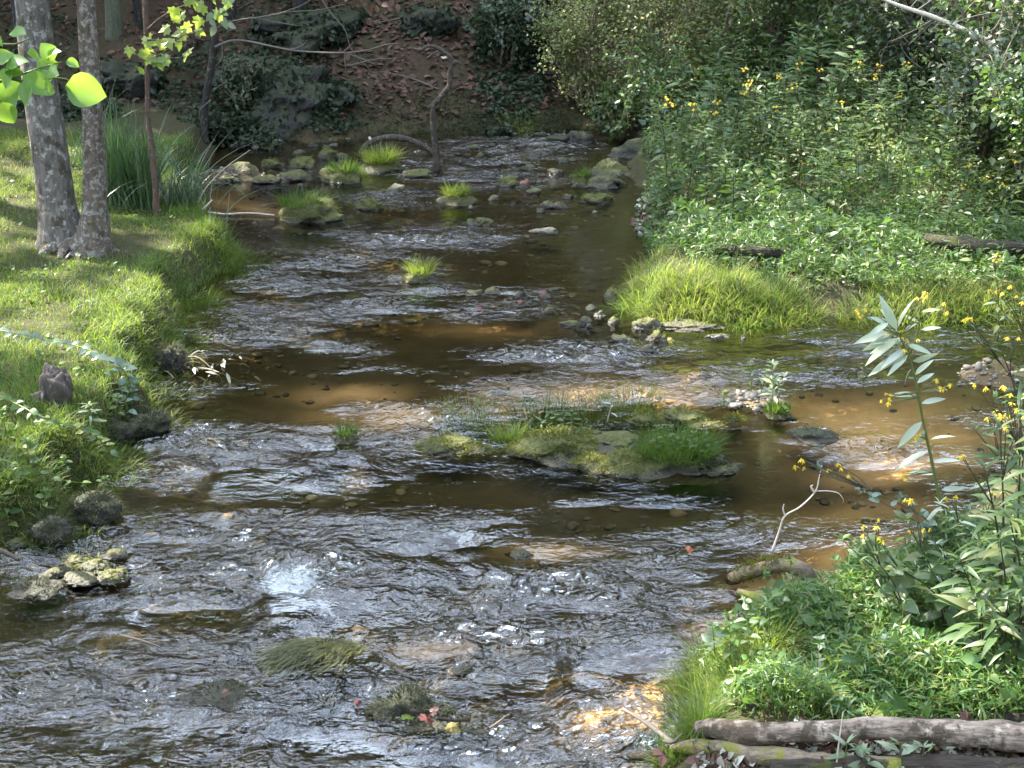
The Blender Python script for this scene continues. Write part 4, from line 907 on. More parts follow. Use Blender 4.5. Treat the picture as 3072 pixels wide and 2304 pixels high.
# shaggy tussocks along the bank edge
def edge_tuss(px, py, L, n, mat, lab, R0=.17):
    c = gat(px, py); d = c[:2] - np.array([-6, 9.0])
    t = thing('grass_tussock', lab, 'grass tussock', c, 'shaggy grass tussocks along the left bank edge')
    mb = MB(); r = np.sqrt(rng.random(n)); a = rng.uniform(0, 6.283, n); x, y = R0 * 1.6 * r * np.cos(a), R0 * r * np.sin(a)
    z = gz(x + c[0], y + c[1]) - c[2]
    ok = z > -.34; x, y, z, a = x[ok], y[ok], z[ok], a[ok]; n = len(x)
    az = np.where(rng.random(n) < .6, rng.normal(-.35, .7, n), a)
    blades(mb, np.stack([x, y, z - .01], -1), az, L * rng.uniform(.5, 1.2, n), rng.uniform(.004, .008, n), rng.uniform(.05, .7, n), rng.uniform(.6, 2.0, n), 4, 0, .5)
    mb.build('blades', M[mat], t); k = n // 4
    mb = MB(); blades(mb, np.stack([x[:k] + .02, y[:k], z[:k] - .03], -1), az[:k], L * rng.uniform(.6, 1.1, k), rng.uniform(.004, .007, k), rng.uniform(.4, 1.0, k), rng.uniform(1.0, 2.2, k), 4, 0, .5)
    mb.build('dry_blades', M['grass_dry'], t); return t
for j, (px, py) in enumerate([(20, 535), (48, 522), (66, 505), (70, 488), (95, 470), (104, 452), (112, 438), (140, 420), (154, 402), (148, 385), (162, 362), (176, 342), (178, 318), (180, 300), (198, 282), (220, 268), (238, 257), (226, 247), (208, 232), (200, 215), (40, 490), (30, 515), (80, 440), (130, 325), (150, 310), (120, 345), (60, 440), (20, 470), (190, 305), (165, 330)]):
    edge_tuss(px, py, [.13, .17, .11][j % 3], 260, ['tuft', 'tussock', 'grass'][j % 3] if py > 330 else ['tussock', 'grass', 'tuft'][j % 3], 'shaggy tussock of arching grass hanging over the left bank edge', .17 if py > 300 else .2)
# bare banks: roots and stones in the face
c = gat(56, 402); s = ppm(c)
V, F = rock_verts(20 / s, 16 / s, 30 / s, 5, 5, .55, .75)
t = MB().add(V, F).build('tree_stump', bark_mat('stump_wood', (.03, .024, .02), (.11, .09, .075), (.16, .15, .13), .62, (20, 20, 5), 1.0), None, c + np.array([0, 0, .02])); tag(t, 'dark weathered stump standing in the left bank among pale vine leaves', 'stump')
for (px, py, w_, h_, lab) in [(108, 432, 60, 26, 'long dark rooty lump of earth right of the stump'), (172, 362, 26, 24, 'dark undercut earth lump by the twigs and dead leaves'), (95, 510, 42, 26, 'dark mossy earth lump under shaggy grass on the lower left bank'), (50, 532, 40, 20, 'dark mossy lump at the lowest corner of the left bank'), (150, 424, 44, 18, 'mossy earth lump dipping into the brown pool')]:
    c = at(px, py, .05); s = ppm(c); V, F = rock_verts(w_ / s / 2, .8 * w_ / s / 2, h_ / s / 1.6, px, 4, .35, .1)
    t = thing('earth_lump', lab, 'earth lump', c); MB().add(V, F).build('soil', M['rock_dark'], t)
    mb = MB(); fuzz(mb, V[V[:, 2] > -.05], w_ / s / 2, .4 * w_ / s, h_ / s / 1.6, 900, .05, .006, -.2, px); mb.build('moss', M['moss_dark'], t)
# trailing vines
def vine(pts, name, lab, L, gap, mat='vine', tpl=L_OVATE, lift=.08):
    Pw = np.array([gat(x, y) for x, y in pts]); Pw[:, 2] += lift; base = Pw[0].copy(); Q = smooth_path(Pw - base, 8)
    t = thing(name, lab, 'vine', base); ms, ml = MB(), MB(); tube(ms, Q, [.004, .003, .002], 5)
    seg = np.linalg.norm(np.diff(Q, axis=0), axis=1).sum(); k = int(seg / gap); tt = np.linspace(0, 1, k)
    Pp = np.stack([np.interp(tt, np.linspace(0, 1, len(Q)), Q[:, i]) for i in range(3)], -1)
    a = np.arange(k) * 3.14 + rng.normal(.3, .5, k); D = np.stack([np.cos(a), np.sin(a) * .6 - .3, rng.normal(.1, .3, k)], -1)
    place(ml, tpl, Pp, D, np.array([0, -.35, 1.0]) + rng.normal(0, .3, (k, 3)), L * rng.uniform(.7, 1.2, k))
    ms.build('stem', M['stem'], t); ml.build('leaves', M[mat], t)
vine([(-10, 350), (20, 355), (50, 362), (80, 368), (105, 378), (122, 388), (130, 402), (130, 420)], 'trailing_vine', 'grey green trailing vine with oval leaves draped over the stump', .085, .035, lift=.16)
vine([(112, 392), (120, 405), (126, 420), (130, 432)], 'trailing_vine', 'short vine tendril with paired leaves hanging at the dark bank', .075, .03, lift=.16)
vine([(-8, 410), (20, 425), (50, 440), (90, 452), (112, 470)], 'trailing_vine', 'leafy creeper sprawling down the shaded lower left bank', .075, .03, 'weed', lift=.14)
vine([(0, 480), (30, 490), (60, 500), (90, 505)], 'trailing_vine', 'creeper with few pale leaves near the bottom of the left bank', .06, .05, 'weed', lift=.14)
def sprig(base_px, top_px, name, lab, nl, L, mat, tpl=L_LANCE, r=.004, cat='plant', z=None, group=None, lean=0, flowers=0, top=5, smat='stem', elev=.35, start=.15):
    b = gat(*base_px) if z is None else at(base_px[0], base_px[1], z); e = aty(top_px[0], top_px[1], b[1] + lean) - b
    t = thing(name, lab, cat, b, group); ms, ml = MB(), MB()
    Q = herb(ms, ml, np.array([[0, 0, -.02], e * .5 + rng.normal(0, .02, 3) * np.linalg.norm(e), e]), nl, L, tpl, r, start, 1, elev, 0, .3, top)
    for f in range(flowers): cluster(ms, Q[-3], Q[-1] + rng.normal(0, .06, 3), 3, .028, t)
    ms.build('stem', M[smat], t); ml.build('leaves', M[mat], t); return t
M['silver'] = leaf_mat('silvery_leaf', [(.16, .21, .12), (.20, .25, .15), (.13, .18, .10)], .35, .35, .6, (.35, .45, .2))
sprig((92, 440), (89, 405), 'seedling', 'pale leaved seedling shining on the bank below the vine', 8, .12, 'silver', top=7, elev=.1, start=.6)
sprig((75, 318), (80, 299), 'seedling', 'tiny pale leaved seedling on the bright lawn', 7, .06, 'silver', top=5)
sprig((90, 316), (93, 300), 'seedling', 'second pale seedling right of the tiny one on the lawn', 6, .06, 'silver', top=5)
for j, (a, b) in enumerate([((20, 505), (12, 470)), ((40, 520), (46, 492)), ((10, 530), (4, 500)), ((30, 470), (26, 440)), ((60, 480), (66, 458)), ((8, 440), (2, 410)), ((100, 500), (104, 480)), ((130, 412), (136, 385)), ((115, 425), (118, 398))]):
    sprig(a, b, 'bank_weed', 'low broad leaved weed in the rough grass of the left bank', 10, .075, 'weed', L_OVATE, group='low weeds of the left bank')
# twigs with withered leaves at the water's edge
c = gat(188, 372)
t = thing('twig_heap', 'heap of bare twigs and withered grey leaves at the left water edge', 'twigs', c); 
for j in range(9):
    a = rng.uniform(-.8, .9); e = np.array([math.cos(a), math.sin(a) - .3, .12 * rng.random()]) * rng.uniform(.2, .5); st = rng.normal(0, .08, 3) * np.array([1, 1, .2]) + np.array([-.1, 0, .03])
    mb = MB(); tube(mb, smooth_path([st, st + e * .5 + rng.normal(0, .03, 3) + np.array([0, 0, .05]), st + e], 5), [.007, .005, .002], 5); mb.build('twig', M['paletwig'] if j % 2 else M['twig'], t)
mb = MB(); k = 46; place(mb, L_LANCE2, rng.normal(0, .17, (k, 3)) * np.array([1, 1, .2]) + np.array([.12, -.1, .06]), randdir(k) * np.array([1, 1, .4]), np.array([0, 0, 1.0]) + rng.normal(0, .4, (k, 3)), rng.uniform(.05, .11, k)); mb.build('withered_leaves', M['greyleaf'], t)
# reeds
c = gat(126, 205); s = ppm(c)
t = thing('reed_clump', 'tall dense clump of dark green strap leaved reeds behind the right trunk', 'reeds', c)
mb = MB(); n = 330; x, y = rng.uniform(-.24, .26, n) + .02, rng.uniform(-.12, .22, n)
blades(mb, np.stack([x, y, gz(x + c[0], y + c[1]) - c[2] - .02], -1), rng.uniform(0, 6.28, n), rng.uniform(.35, 1.08, n), rng.uniform(.013, .024, n), rng.uniform(0, .22, n), np.where(rng.random(n) < .3, rng.uniform(.5, 1.8, n), rng.uniform(0, .3, n)), 6, 0, .6)
mb.build('blades', M['reed'], t)
c = gat(184, 206)
t = thing('sedge_clump', 'loose clump of pale arching sedge blades right of the reeds', 'sedge', c)
mb = MB(); n = 130; x, y = rng.normal(0, .17, n), rng.normal(0, .1, n); az = np.where(rng.random(n) < .65, rng.normal(0, .9, n), rng.normal(3.1, .7, n))
blades(mb, np.stack([x, y, gz(x + c[0], y + c[1]) - c[2] - .02], -1), az, rng.uniform(.4, 1.15, n), rng.uniform(.009, .015, n), rng.uniform(.05, .4, n), rng.uniform(.4, 2.1, n), 8, 0, .5)
mb.build('blades', M['sedge'], t)
mb = MB(); n = 60; blades(mb, np.stack([rng.normal(.1, .1, n), rng.normal(0, .08, n), 0 * np.arange(n)], -1), rng.uniform(0, 6.28, n), rng.uniform(.25, .6, n), rng.uniform(.006, .012, n), rng.uniform(0, .25, n), rng.uniform(0, .5, n), 6, 0, .4); mb.build('green_blades', M['reed'], t)
c = gat(68, 190)
t = thing('sedge_clump', 'sedge blades showing between and left of the twin trunks', 'sedge', c + np.array([0, .9, 0]))
mb = MB(); n = 90; blades(mb, np.stack([rng.normal(0, .2, n), rng.normal(0, .1, n), 0 * np.arange(n)], -1), rng.uniform(0, 6.28, n), rng.uniform(.4, 1.0, n), rng.uniform(.007, .012, n), rng.uniform(.05, .3, n), rng.uniform(.2, 1.8, n), 7, 0, .5); mb.build('blades', M['reed'], t)
def stick(pts, rad, name, lab, mat, cat='stick', z=None, Y=None, rough=.1, n=8, group=None):
    """pts: pixels (with optional height); every point at plane z or at depth Y"""
    if Y is None: Pw = np.array([at(p[0], p[1], p[2] if len(p) > 2 else (z or 0)) for p in pts])
    else: Pw = np.array([aty(p[0], p[1], Y + (p[2] if len(p) > 2 else 0)) for p in pts])
    b = Pw[0].copy(); s = ppm(b); mb = MB(); tube(mb, smooth_path(Pw - b, 7), np.array(rad) / 2 / s, n, 0, rough, 14, int(pts[0][0]))
    return tag(mb.build(name, M[mat], None, b), lab, cat, group)
stick([(192, 219, .28), (203, 209, .30), (212, 200, .36)], [2.2, 2.2, 1.5], 'stick', 'short pale stick poking up at the foot of the sedge', 'palewood')
stick([(197, 205, .35), (206, 188, .5), (225, 168, .6), (250, 150, .7)], [1.5, 1.4, 1.1, .5], 'dead_stalk', 'long pale dead stalk leaning out over the water by the sedge', 'paletwig')
stick([(208, 212, .03), (225, 214, .02), (250, 213, .03), (274, 215, .02)], [1.6, 1.9, 1.7, 1], 'stick', 'thin whitish stick lying on the water left of the mossy boulder', 'palewood')
stick([(-12, 546, .14), (4, 552, .13), (19, 560, .1)], [6, 5.5, 4], 'stick', 'black stick entering at the left edge of the rapids', 'driftwood')
stick([(40, 250, .36), (66, 254, .34), (85, 258, .34)], [4, 4, 2], 'stick', 'dead stick lying across the foot of the twin trunks', 'twig')
stick([(80, 246, .36), (72, 252, .36), (66, 258, .35)], [3, 3, 2], 'stick', 'pale peeled stick at the base of the twin trunks', 'palewood')
# saplings on the left
c = gat(157, 214)
t = thing('sapling', 'slender brown sapling with bright lobed leaves beside the reeds', 'sapling', c)
Pp = pxpath([(157, 216), (155, 185), (152, 149), (148, 116), (147, 50), (145, 0), (143, -60)], c[1], c)
mb = MB(); tube(mb, smooth_path(Pp, 7), np.array([8, 6, 5.4, 5, 4.6, 5, 4]) / 2 / ppm(c), 10, 0, .12, 12, 4); mb.build('trunk', M['barkC'], t)
mb, ml = MB(), MB()
BR = [[(147, 30), (160, 18), (178, 8), (205, -4), (225, -30)], [(147, 60), (165, 52), (182, 36), (205, 30)], [(148, 62), (140, 58), (130, 48)], [(150, 52), (170, 58), (196, 55)], [(147, 40), (160, 40), (175, 42), (190, 40)], [(149, 75), (140, 68), (134, 73)]]
for b in BR: tube(mb, smooth_path(pxpath(b, c[1] - .15, c), 5), [.009, .006, .003], 5)
mb.build('branches', M['barkC'], t)
LV = [(188, 37, 15), (176, 10, 13), (206, 8, 14), (171, 32, 12), (166, 42, 14), (141, 45, 15), (150, 52, 16), (138, 56, 12), (155, 59, 15), (171, 63, 13), (193, 54, 14), (136, 72, 12), (221, 17, 13), (196, 4, 13), (184, 3, 12), (178, 43, 11), (160, 46, 12), (130, 50, 11), (200, 20, 12), (166, 60, 11), (145, 40, 11), (182, 28, 13), (194, 33, 12), (186, 18, 11), (212, -4, 13), (228, 4, 12), (174, 20, 10), (158, 52, 12), (147, 60, 12), (188, 58, 10)]
Pm = np.array([aty(x, y - 4, c[1] - .15 + rng.normal(0, .12)) - c for x, y, q in LV]); D = np.stack([rng.normal(0, .8, len(LV)), rng.normal(-.2, .4, len(LV)), rng.normal(-.5, .3, len(LV))], -1)
place(ml, MAPLE, Pm, D, np.array([0, -.8, .7]) + rng.normal(0, .35, (len(LV), 3)), np.array([q / ppm(c) * 1.05 for *_, q in LV])); ml.build('leaves', M['maple'], t, smooth=False)
c = gat(205, 141)
t = thing('sapling', 'thin dark sapling with one long bare side branch at the slope foot', 'sapling', c)
mb = MB(); tube(mb, smooth_path(pxpath([(205, 143), (204, 129), (206, 99), (211, 66), (215, 40), (213, 15), (211, -40)], c[1], c), 7), np.array([9, 7, 6.5, 7, 7.5, 4, 3]) / 2 / ppm(c), 10, 0, .12, 10, 8); mb.build('trunk', M['barkD'], t)
mb = MB()
tube(mb, smooth_path(pxpath([(215, 47), (230, 41), (246, 41), (270, 46), (298, 51), (340, 53), (367, 50), (385, 45), (400, 43)], c[1] - .1, c), 5), np.array([3, 2.4, 2.2, 2, 1.8, 1.4, .8]) / 2 / ppm(c), 6, 0, .1, 9, 2)
for b in ([(290, 50), (302, 46), (307, 40)], [(342, 53), (350, 46), (353, 42)], [(345, 53), (345, 62), (346, 70)], [(222, 44), (222, 58), (216, 66)], [(211, 100), (200, 110), (200, 120)], [(213, 30), (230, 22), (255, 18), (275, 22), (300, 26)], [(255, 18), (290, 12), (318, 10), (345, 4)], [(275, 15), (300, 6), (320, -6)], [(320, -4), (330, 12), (345, 30), (352, 50), (372, 72)]):
    tube(mb, smooth_path(pxpath(b, c[1] - .1, c), 5), np.array([1.5, 1.1, .6]) / 2 / ppm(c), 5)
mb.build('branches', M['greybranch'], t)
ml = MB(); LV = [(215, 27, 11), (222, 18, 12), (208, 22, 9), (219, 10, 10), (226, 26, 9), (213, 14, 10), (230, 8, 11), (236, 2, 10)]
Pm = np.array([aty(x, y - 3, c[1] - .2) - c for x, y, q in LV]); place(ml, L_OVATE, Pm, np.stack([rng.normal(0, .6, 8), rng.normal(-.3, .2, 8), rng.normal(-.7, .2, 8)], -1), np.array([0, -.7, .6]) + rng.normal(0, .3, (8, 3)), np.array([q / ppm(c) * 1.2 for *_, q in LV])); ml.build('leaves', M['silver'], t)
ml = MB(); LV = [(380, 6, 9), (388, 8, 9), (393, 12, 8), (345, 3, 7), (372, 2, 8), (398, 3, 7)]
Pm = np.array([aty(x, y, c[1] - .2) - c for x, y, q in LV]); place(ml, L_OVATE, Pm, randdir(6) * np.array([1, .3, .6]), np.array([0, -.7, .6]) + rng.normal(0, .3, (6, 3)), np.array([q / ppm(c) * 1.2 for *_, q in LV])); ml.build('withered_leaves', M['litter'], t)
# the near branch with big bright leaves, on a sapling standing just left of the view
c = np.array([-3.35, 7.7, float(gz(-3.35, 7.7))])
t = thing('sapling', 'sapling reaching in at the left edge with large glowing rounded leaves', 'sapling', c)
mb = MB(); tube(mb, smooth_path([(0, 0, -.1), (.05, 0, 1.2), (.1, 0, 2.4), (.3, -.05, 3.3)], 6), [.03, .024, .016, .008], 10, 0, .1, 9, 6); mb.build('trunk', M['barkC'], t)
mb = MB()
for b in ([(-75, 95), (-30, 88), (10, 78), (40, 68), (62, 62)], [(10, 78), (30, 82), (55, 78), (70, 80)], [(-60, 60), (-20, 45), (15, 44), (30, 38)], [(-20, 84), (-5, 95), (2, 103)]): tube(mb, smooth_path(pxpath(b, c[1], c), 5), [.010, .006, .003], 5)
mb.build('branches', M['stem'], t)
ml = MB()
LV = [(20, 34, -20, 30, 16), (3, 47, 0, 42, 14), (9, 54, 14, 60, 11), (27, 54, 34, 60, 16), (54, 60, 48, 50, 18), (28, 62, 10, 66, 24), (66, 62, 74, 65, 12), (6, 75, 20, 72, 16), (18, 90, 2, 100, 30), (45, 80, 30, 85, 28), (66, 86, 88, 92, 36), (1, 102, 6, 114, 22), (38, 72, 50, 66, 20), (56, 76, 40, 84, 26), (-5, 62, 8, 55, 18), (48, 58, 60, 50, 16), (-8, 88, -14, 100, 28), (22, 84, 40, 90, 30), (14, 70, 6, 80, 22), (50, 74, 62, 70, 20), (34, 80, 26, 96, 26), (0, 84, 12, 92, 24)]
Pm = np.array([aty(x - (u - x) * .2, y - (v - y) * .2, c[1] + rng.normal(0, .06)) - c for x, y, u, v, q in LV])
Dm = np.array([[u - x, rng.normal(0, 6), -(v - y)] for x, y, u, v, q in LV], float)
place(ml, L_ROUND, Pm, Dm, np.array([0, -.75, .65]) + rng.normal(0, .22, (len(LV), 3)), np.array([1.25 * q / ppm(c + np.array([0, 0, 2.4])) for *_, q in LV])); ml.build('leaves', M['broad'], t)
# ------------------------------------------------------------------ dead branches standing in the far riffle
b = at(437, 170); Yb = b[1]; s = ppm(b)
t = thing('dead_branch', 'crooked bare branch standing upright in the far riffle', 'dead branch', b)
def seg(pts, rad, mat, name, seed=1, n=10, dy=0):
    mb = MB(); tube(mb, smooth_path(pxpath(pts, Yb + dy, b), 7), np.array(rad) / 2 / s, n, 0, .16, 13, seed); mb.build(name, M[mat], t)
seg([(437, 176), (437, 165), (436, 152), (434, 133), (433, 108), (439, 99), (449, 86), (450, 73), (452, 63), (448, 55), (438, 48), (428, 46), (420, 50), (409, 48)], [9.5, 8.5, 6.5, 6, 6, 5.4, 5, 4.8, 4.8, 5, 4, 3.6, 3.2, 1.6], 'driftwood', 'limb')
seg([(452, 64), (456, 62), (461, 65)], [4.4, 3.6, 1.6], 'driftwood', 'side_stub', 3)
seg([(433, 106), (430, 107), (428, 106)], [5.5, 4.6, 3], 'driftwood', 'knot', 5)
seg([(448, 56), (444, 58), (441, 57)], [3, 2.4, 1.6], 'palewood', 'broken_tip', 6)
b = at(360, 159); Yb = b[1] + .25; s = ppm(b)
t = thing('arched_branch', 'pale smooth branch arching from a grassy hummock to the upright branch', 'dead branch', b)
seg([(360, 158), (365, 147.5), (373, 141), (388, 137.5), (406, 139), (423, 146), (432, 153), (437, 164)], [6.5, 6.8, 6.4, 6.2, 6.4, 6.2, 5.6, 5], 'palewood' if 0 else 'driftwood', 'limb', 4)
seg([(372, 142), (370, 138.5), (369, 137)], [4, 3, 2.2], 'palewood', 'side_stub', 2)
# ------------------------------------------------------------------ the slope: fallen leaves, dark plants, outcrops
n = 36000
x0, y0 = rng.uniform(-9.5, 7, n), rng.uniform(16.3, 25, n)
dh = y0 - hill_base(x0); w_ = np.clip(blob(x0, y0, [(440, 60, 150, 60, 1.3), (300, 95, 60, 26, 1), (345, 108, 60, 18, 1.2), (400, 96, 90, 14, 1.2), (230, 75, 50, 20, .8), (570, 100, 60, 10, .9), (560, 40, 40, 40, .8), (100, 60, 160, 50, .45), (640, 60, 60, 30, .4)]), 0, 1)
ok = (dh > .15) & (rng.random(n) < w_); x0, y0 = x0[ok], y0[ok]; k = len(x0)
mb = MB(); D = randdir(k); D[:, 2] = D[:, 2] * .35 + .1
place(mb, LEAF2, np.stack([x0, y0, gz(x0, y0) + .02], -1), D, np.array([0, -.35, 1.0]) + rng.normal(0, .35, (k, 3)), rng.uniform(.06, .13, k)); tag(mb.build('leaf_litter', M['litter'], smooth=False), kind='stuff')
def cover(spec, n, name, mat, L, hmax, tpl=LEAF2, up=.3, clump=4.0):
    P = []
    for px, py, rx, ry, k in spec:
        kk = int(n * k); a = rng.uniform(0, 6.28, kk); r = np.sqrt(rng.random(kk)) * (1 + .3 * noise2(np.cos(a) * 2 + px, np.sin(a) * 2, 6))
        c = gat(px, py); s = ppm(c); el = math.sin(math.atan2(CAMZ - c[2], c[1]))
        x, y = c[0] + rx / s * r * np.cos(a), c[1] + min(ry / s / el, 2.0) * r * np.sin(a)
        h = hmax * np.clip(.55 + .9 * noise2(x * clump, y * clump, 15), .05, 1.3) * (1 - .6 * r ** 2)
        P.append(np.stack([x, y, np.maximum(gz(x, y), 0) + h * rng.random(kk) ** .6], -1))
    P = np.concatenate(P); k = len(P); D = randdir(k); D[:, 2] = D[:, 2] * .5 + up * .3
    mb = MB(); place(mb, tpl, P, D, np.array([0, -.25, 1.0]) + rng.normal(0, .35, (k, 3)), rng.uniform(.6, 1.3, k) * L)
    return tag(mb.build(name, M[mat]), kind='stuff')
cover([(510, 60, 36, 22, .8), (250, 108, 40, 16, .6), (235, 128, 36, 8, .3), (530, 50, 26, 20, .3), (60, 110, 60, 10, .5), (280, 36, 60, 16, .3), (190, 90, 40, 14, .3), (20, 60, 60, 20, .3), (330, 118, 30, 6, .15)], 2600, 'slope_undergrowth', 'shade_ivy', .07, .22)
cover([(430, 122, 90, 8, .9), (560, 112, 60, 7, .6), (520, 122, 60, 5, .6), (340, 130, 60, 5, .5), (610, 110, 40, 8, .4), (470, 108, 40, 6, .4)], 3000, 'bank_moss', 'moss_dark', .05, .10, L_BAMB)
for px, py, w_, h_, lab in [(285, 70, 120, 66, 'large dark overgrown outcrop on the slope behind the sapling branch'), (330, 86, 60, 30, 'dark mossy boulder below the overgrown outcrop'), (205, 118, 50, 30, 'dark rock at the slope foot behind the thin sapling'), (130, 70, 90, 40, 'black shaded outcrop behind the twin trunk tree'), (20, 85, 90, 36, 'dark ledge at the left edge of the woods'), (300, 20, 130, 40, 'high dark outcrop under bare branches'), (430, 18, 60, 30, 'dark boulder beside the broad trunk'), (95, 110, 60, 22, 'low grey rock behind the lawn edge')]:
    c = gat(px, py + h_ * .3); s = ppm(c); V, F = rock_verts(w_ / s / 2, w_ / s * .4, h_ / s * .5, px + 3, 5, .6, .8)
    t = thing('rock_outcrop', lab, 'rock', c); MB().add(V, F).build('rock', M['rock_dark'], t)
    mb = MB(); k = 1800 if w_ > 100 else 700; i = rng.integers(0, len(V), k); Q = V[i] * 1.02; D = randdir(k) + np.array([0, -.5, -.2]); place(mb, LEAF2, Q, D, V[i] + rng.normal(0, .45, (k, 3)), rng.uniform(.05, .10, k)); mb.build('clinging_leaves', M['shade_ivy'], t)
for a in range(16):                            # fallen twigs on the slope
    px, py = rng.uniform(180, 560), rng.uniform(8, 118); c = gat(px, py); an = rng.uniform(0, 3.14); L = rng.uniform(.3, 1.0)
    e = np.array([math.cos(an) * L, math.sin(an) * L * .5, 0]); p2 = c + e; p2[2] = float(gz(p2[0], p2[1])) + .04; m_ = (c + p2) / 2; m_[2] += .05
    mb = MB(); tube(mb, smooth_path(np.array([c + [0, 0, .03], m_, p2]) - c, 5), [.012, .009, .004], 5); tag(mb.build('fallen_twig', M['greybranch'], None, c), 'thin grey fallen twig on the leaf covered slope', 'twig', 'fallen twigs on the slope')
sprig((600, 128), (540 + 53, 86), 'dead_stalk', 'thin bare stalk standing at the far waterline', 3, .05, 'shrub_pale', L_OVATE, .006, top=2, smat='paletwig')
sprig((273, 150), (272, 134), 'bank_weed', 'narrow leaved weed at the far left waterline', 12, .12, 'sedge', L_LANCE, top=8)
# a few dark slim trunks in the gloom
for px, py, w_, top, lab in [(140, 30, 4, -8, 'thin dark trunk in the gloom right of the twin tree'), (232, 20, 5, 6, 'thin grey trunk in the gloom above the side branch'), (24, 60, 5, -6, 'thin dark trunk at the left edge of the woods'), (300, 12, 8, 3, 'dark trunk in the gloom above the outcrop'), (540, 5, 7, 4, 'dark trunk at the top of the leafy slope')]:
    c = gat(px, py); mb = MB(); tube(mb, smooth_path([(0, 0, -.2), (top * .01, 0, 2.5), (top * .03, .2, 7)], 6), [w_ / ppm(c), w_ / ppm(c) * .8, .02], 8, 0, .1, 5, px)
    t = thing('young_tree', lab, 'tree', c); mb.build('trunk', M['barkD'], t)
# ------------------------------------------------------------------ right bank: shrubs
def shrub(name, lab, loc, h, r, nl, L, mat, seed, tpl=LEAF2, nst=9, barkm='twig', tg=None, wild=.5, low=.12):
    r2 = np.random.default_rng(seed); t = thing(name, lab, 'shrub', loc, tg); ms, ml = MB(), MB(); tips = []
    for i in range(nst):
        a = i * 6.283 / nst + r2.normal(0, .4); rr = r * r2.uniform(.25, .95); hh = h * r2.uniform(.6, 1.0) * (1 - .25 * (rr / r) ** 2)
        e = np.array([math.cos(a) * rr, math.sin(a) * rr, hh]); m_ = e * np.array([.35, .35, .6]) + r2.normal(0, .05, 3)
        Q = smooth_path([np.array([math.cos(a), math.sin(a), 0]) * .08, m_, e], 6); tube(ms, Q, [.016, .011, .004], 5)
        for j in range(9):
            st = Q[int(len(Q) * r2.uniform(low, .95))]; d = unit(r2.normal(size=3) + np.array([math.cos(a) * .6, math.sin(a) * .6, .25])); l_ = r * r2.uniform(.25, .65)
            q = smooth_path([st, st + d * l_ * .5 + np.array([0, 0, .05]), st + d * l_ - np.array([0, 0, .06 * l_])], 4); tube(ms, q, [.006, .004, .0015], 4)
            tips.append(q[2:])
    T = np.concatenate(tips); i = r2.integers(0, len(T), nl); P = T[i] + r2.normal(0, .09 * wild * 2, (nl, 3)) * r
    P = P[P[:, 2] > .02]; k = len(P); D = unit(r2.normal(size=(k, 3)) * np.array([1, 1, .5]) + np.array([0, 0, -.15]))
    place(ml, tpl, P, D, np.array([0, -.2, 1.0]) + r2.normal(0, .45, (k, 3)), L * r2.uniform(.6, 1.25, k))
    ms.build('stems', M[barkm], t); ml.build('leaves', M[mat], t); return t
def gxy(px, Y, dz=1.0):
    d = raydir(px, 100); x = (px - 512) / FPX * (Y * cp + (CAMZ - dz) * sp); return np.array([x, Y, max(-.02, float(gz(x, Y)))])
SH = [(585, 18.9, .8, 2.3, 'shrub_pale', .045, 6000, 'fine leaved pale olive shrub leaning out over the far water'), (640, 18.6, 1.05, 2.6, 'shrub_pale', .045, 8500, 'tall pale olive shrub with fine leaves at the top centre'), (705, 18.4, 1.0, 2.5, 'shrub_pale', .045, 8000, 'pale olive shrub merging into darker green leaves at the right bank'),
 (660, 17.6, .6, 1.0, 'shrub', .07, 1700, 'low fresh green shrub under the pale olive shrubs'), (620, 17.9, .45, .8, 'shrub', .07, 1200, 'small green shrub hanging over the waterline under the pale shrubs'),
 (765, 18.3, 1.1, 2.7, 'shrub', .075, 4600, 'deep green shrub right of the pale shrubs'), (840, 17.8, 1.15, 2.7, 'shrub', .085, 4600, 'broad deep green shrub behind the yellow flowers'), (725, 20.2, 1.3, 3.2, 'shrub', .08, 4200, 'high green shrub behind the pale shrubs'), (880, 19.5, 1.3, 3.2, 'shrub', .09, 4200, 'high leafy shrub at the top right behind the flowers'),
 (915, 17.0, 1.1, 2.5, 'shrub_dark', .08, 3600, 'dim olive brown shrub behind the bare leaning sapling'), (985, 16.2, 1.15, 2.6, 'shrub', .085, 3600, 'tangled green shrub at the top right corner'), (1050, 15.3, 1.15, 2.6, 'shrub_dark', .085, 3600, 'dark shrub at the right edge'), (985, 14.3, .75, 1.7, 'shrub_dark', .075, 2800, 'dim twiggy shrub between tall weeds and the right edge'), (1035, 13.3, .75, 1.5, 'shrub', .085, 2600, 'bright edged shrub at the right edge above the rotten log'),
 (505, 19.6, .6, 1.1, 'shrub_dark', .08, 2600, 'dark rounded shrub on the leafy slope'), (545, 20.2, .5, 1.1, 'shrub_dark', .08, 1600, 'dark shrub right of the rounded one on the slope'), (240, 18.2, .4, .6, 'shrub_dark', .07, 1000, 'dark low shrub beside the thin sapling')]
for i, (px, Y, r, h, mat, L, nl, lab) in enumerate(SH): shrub('shrub', lab, gxy(px, Y, .8), h, r, nl, L, mat, 40 + i, LEAF2 if L < .07 else L_OVATE2)
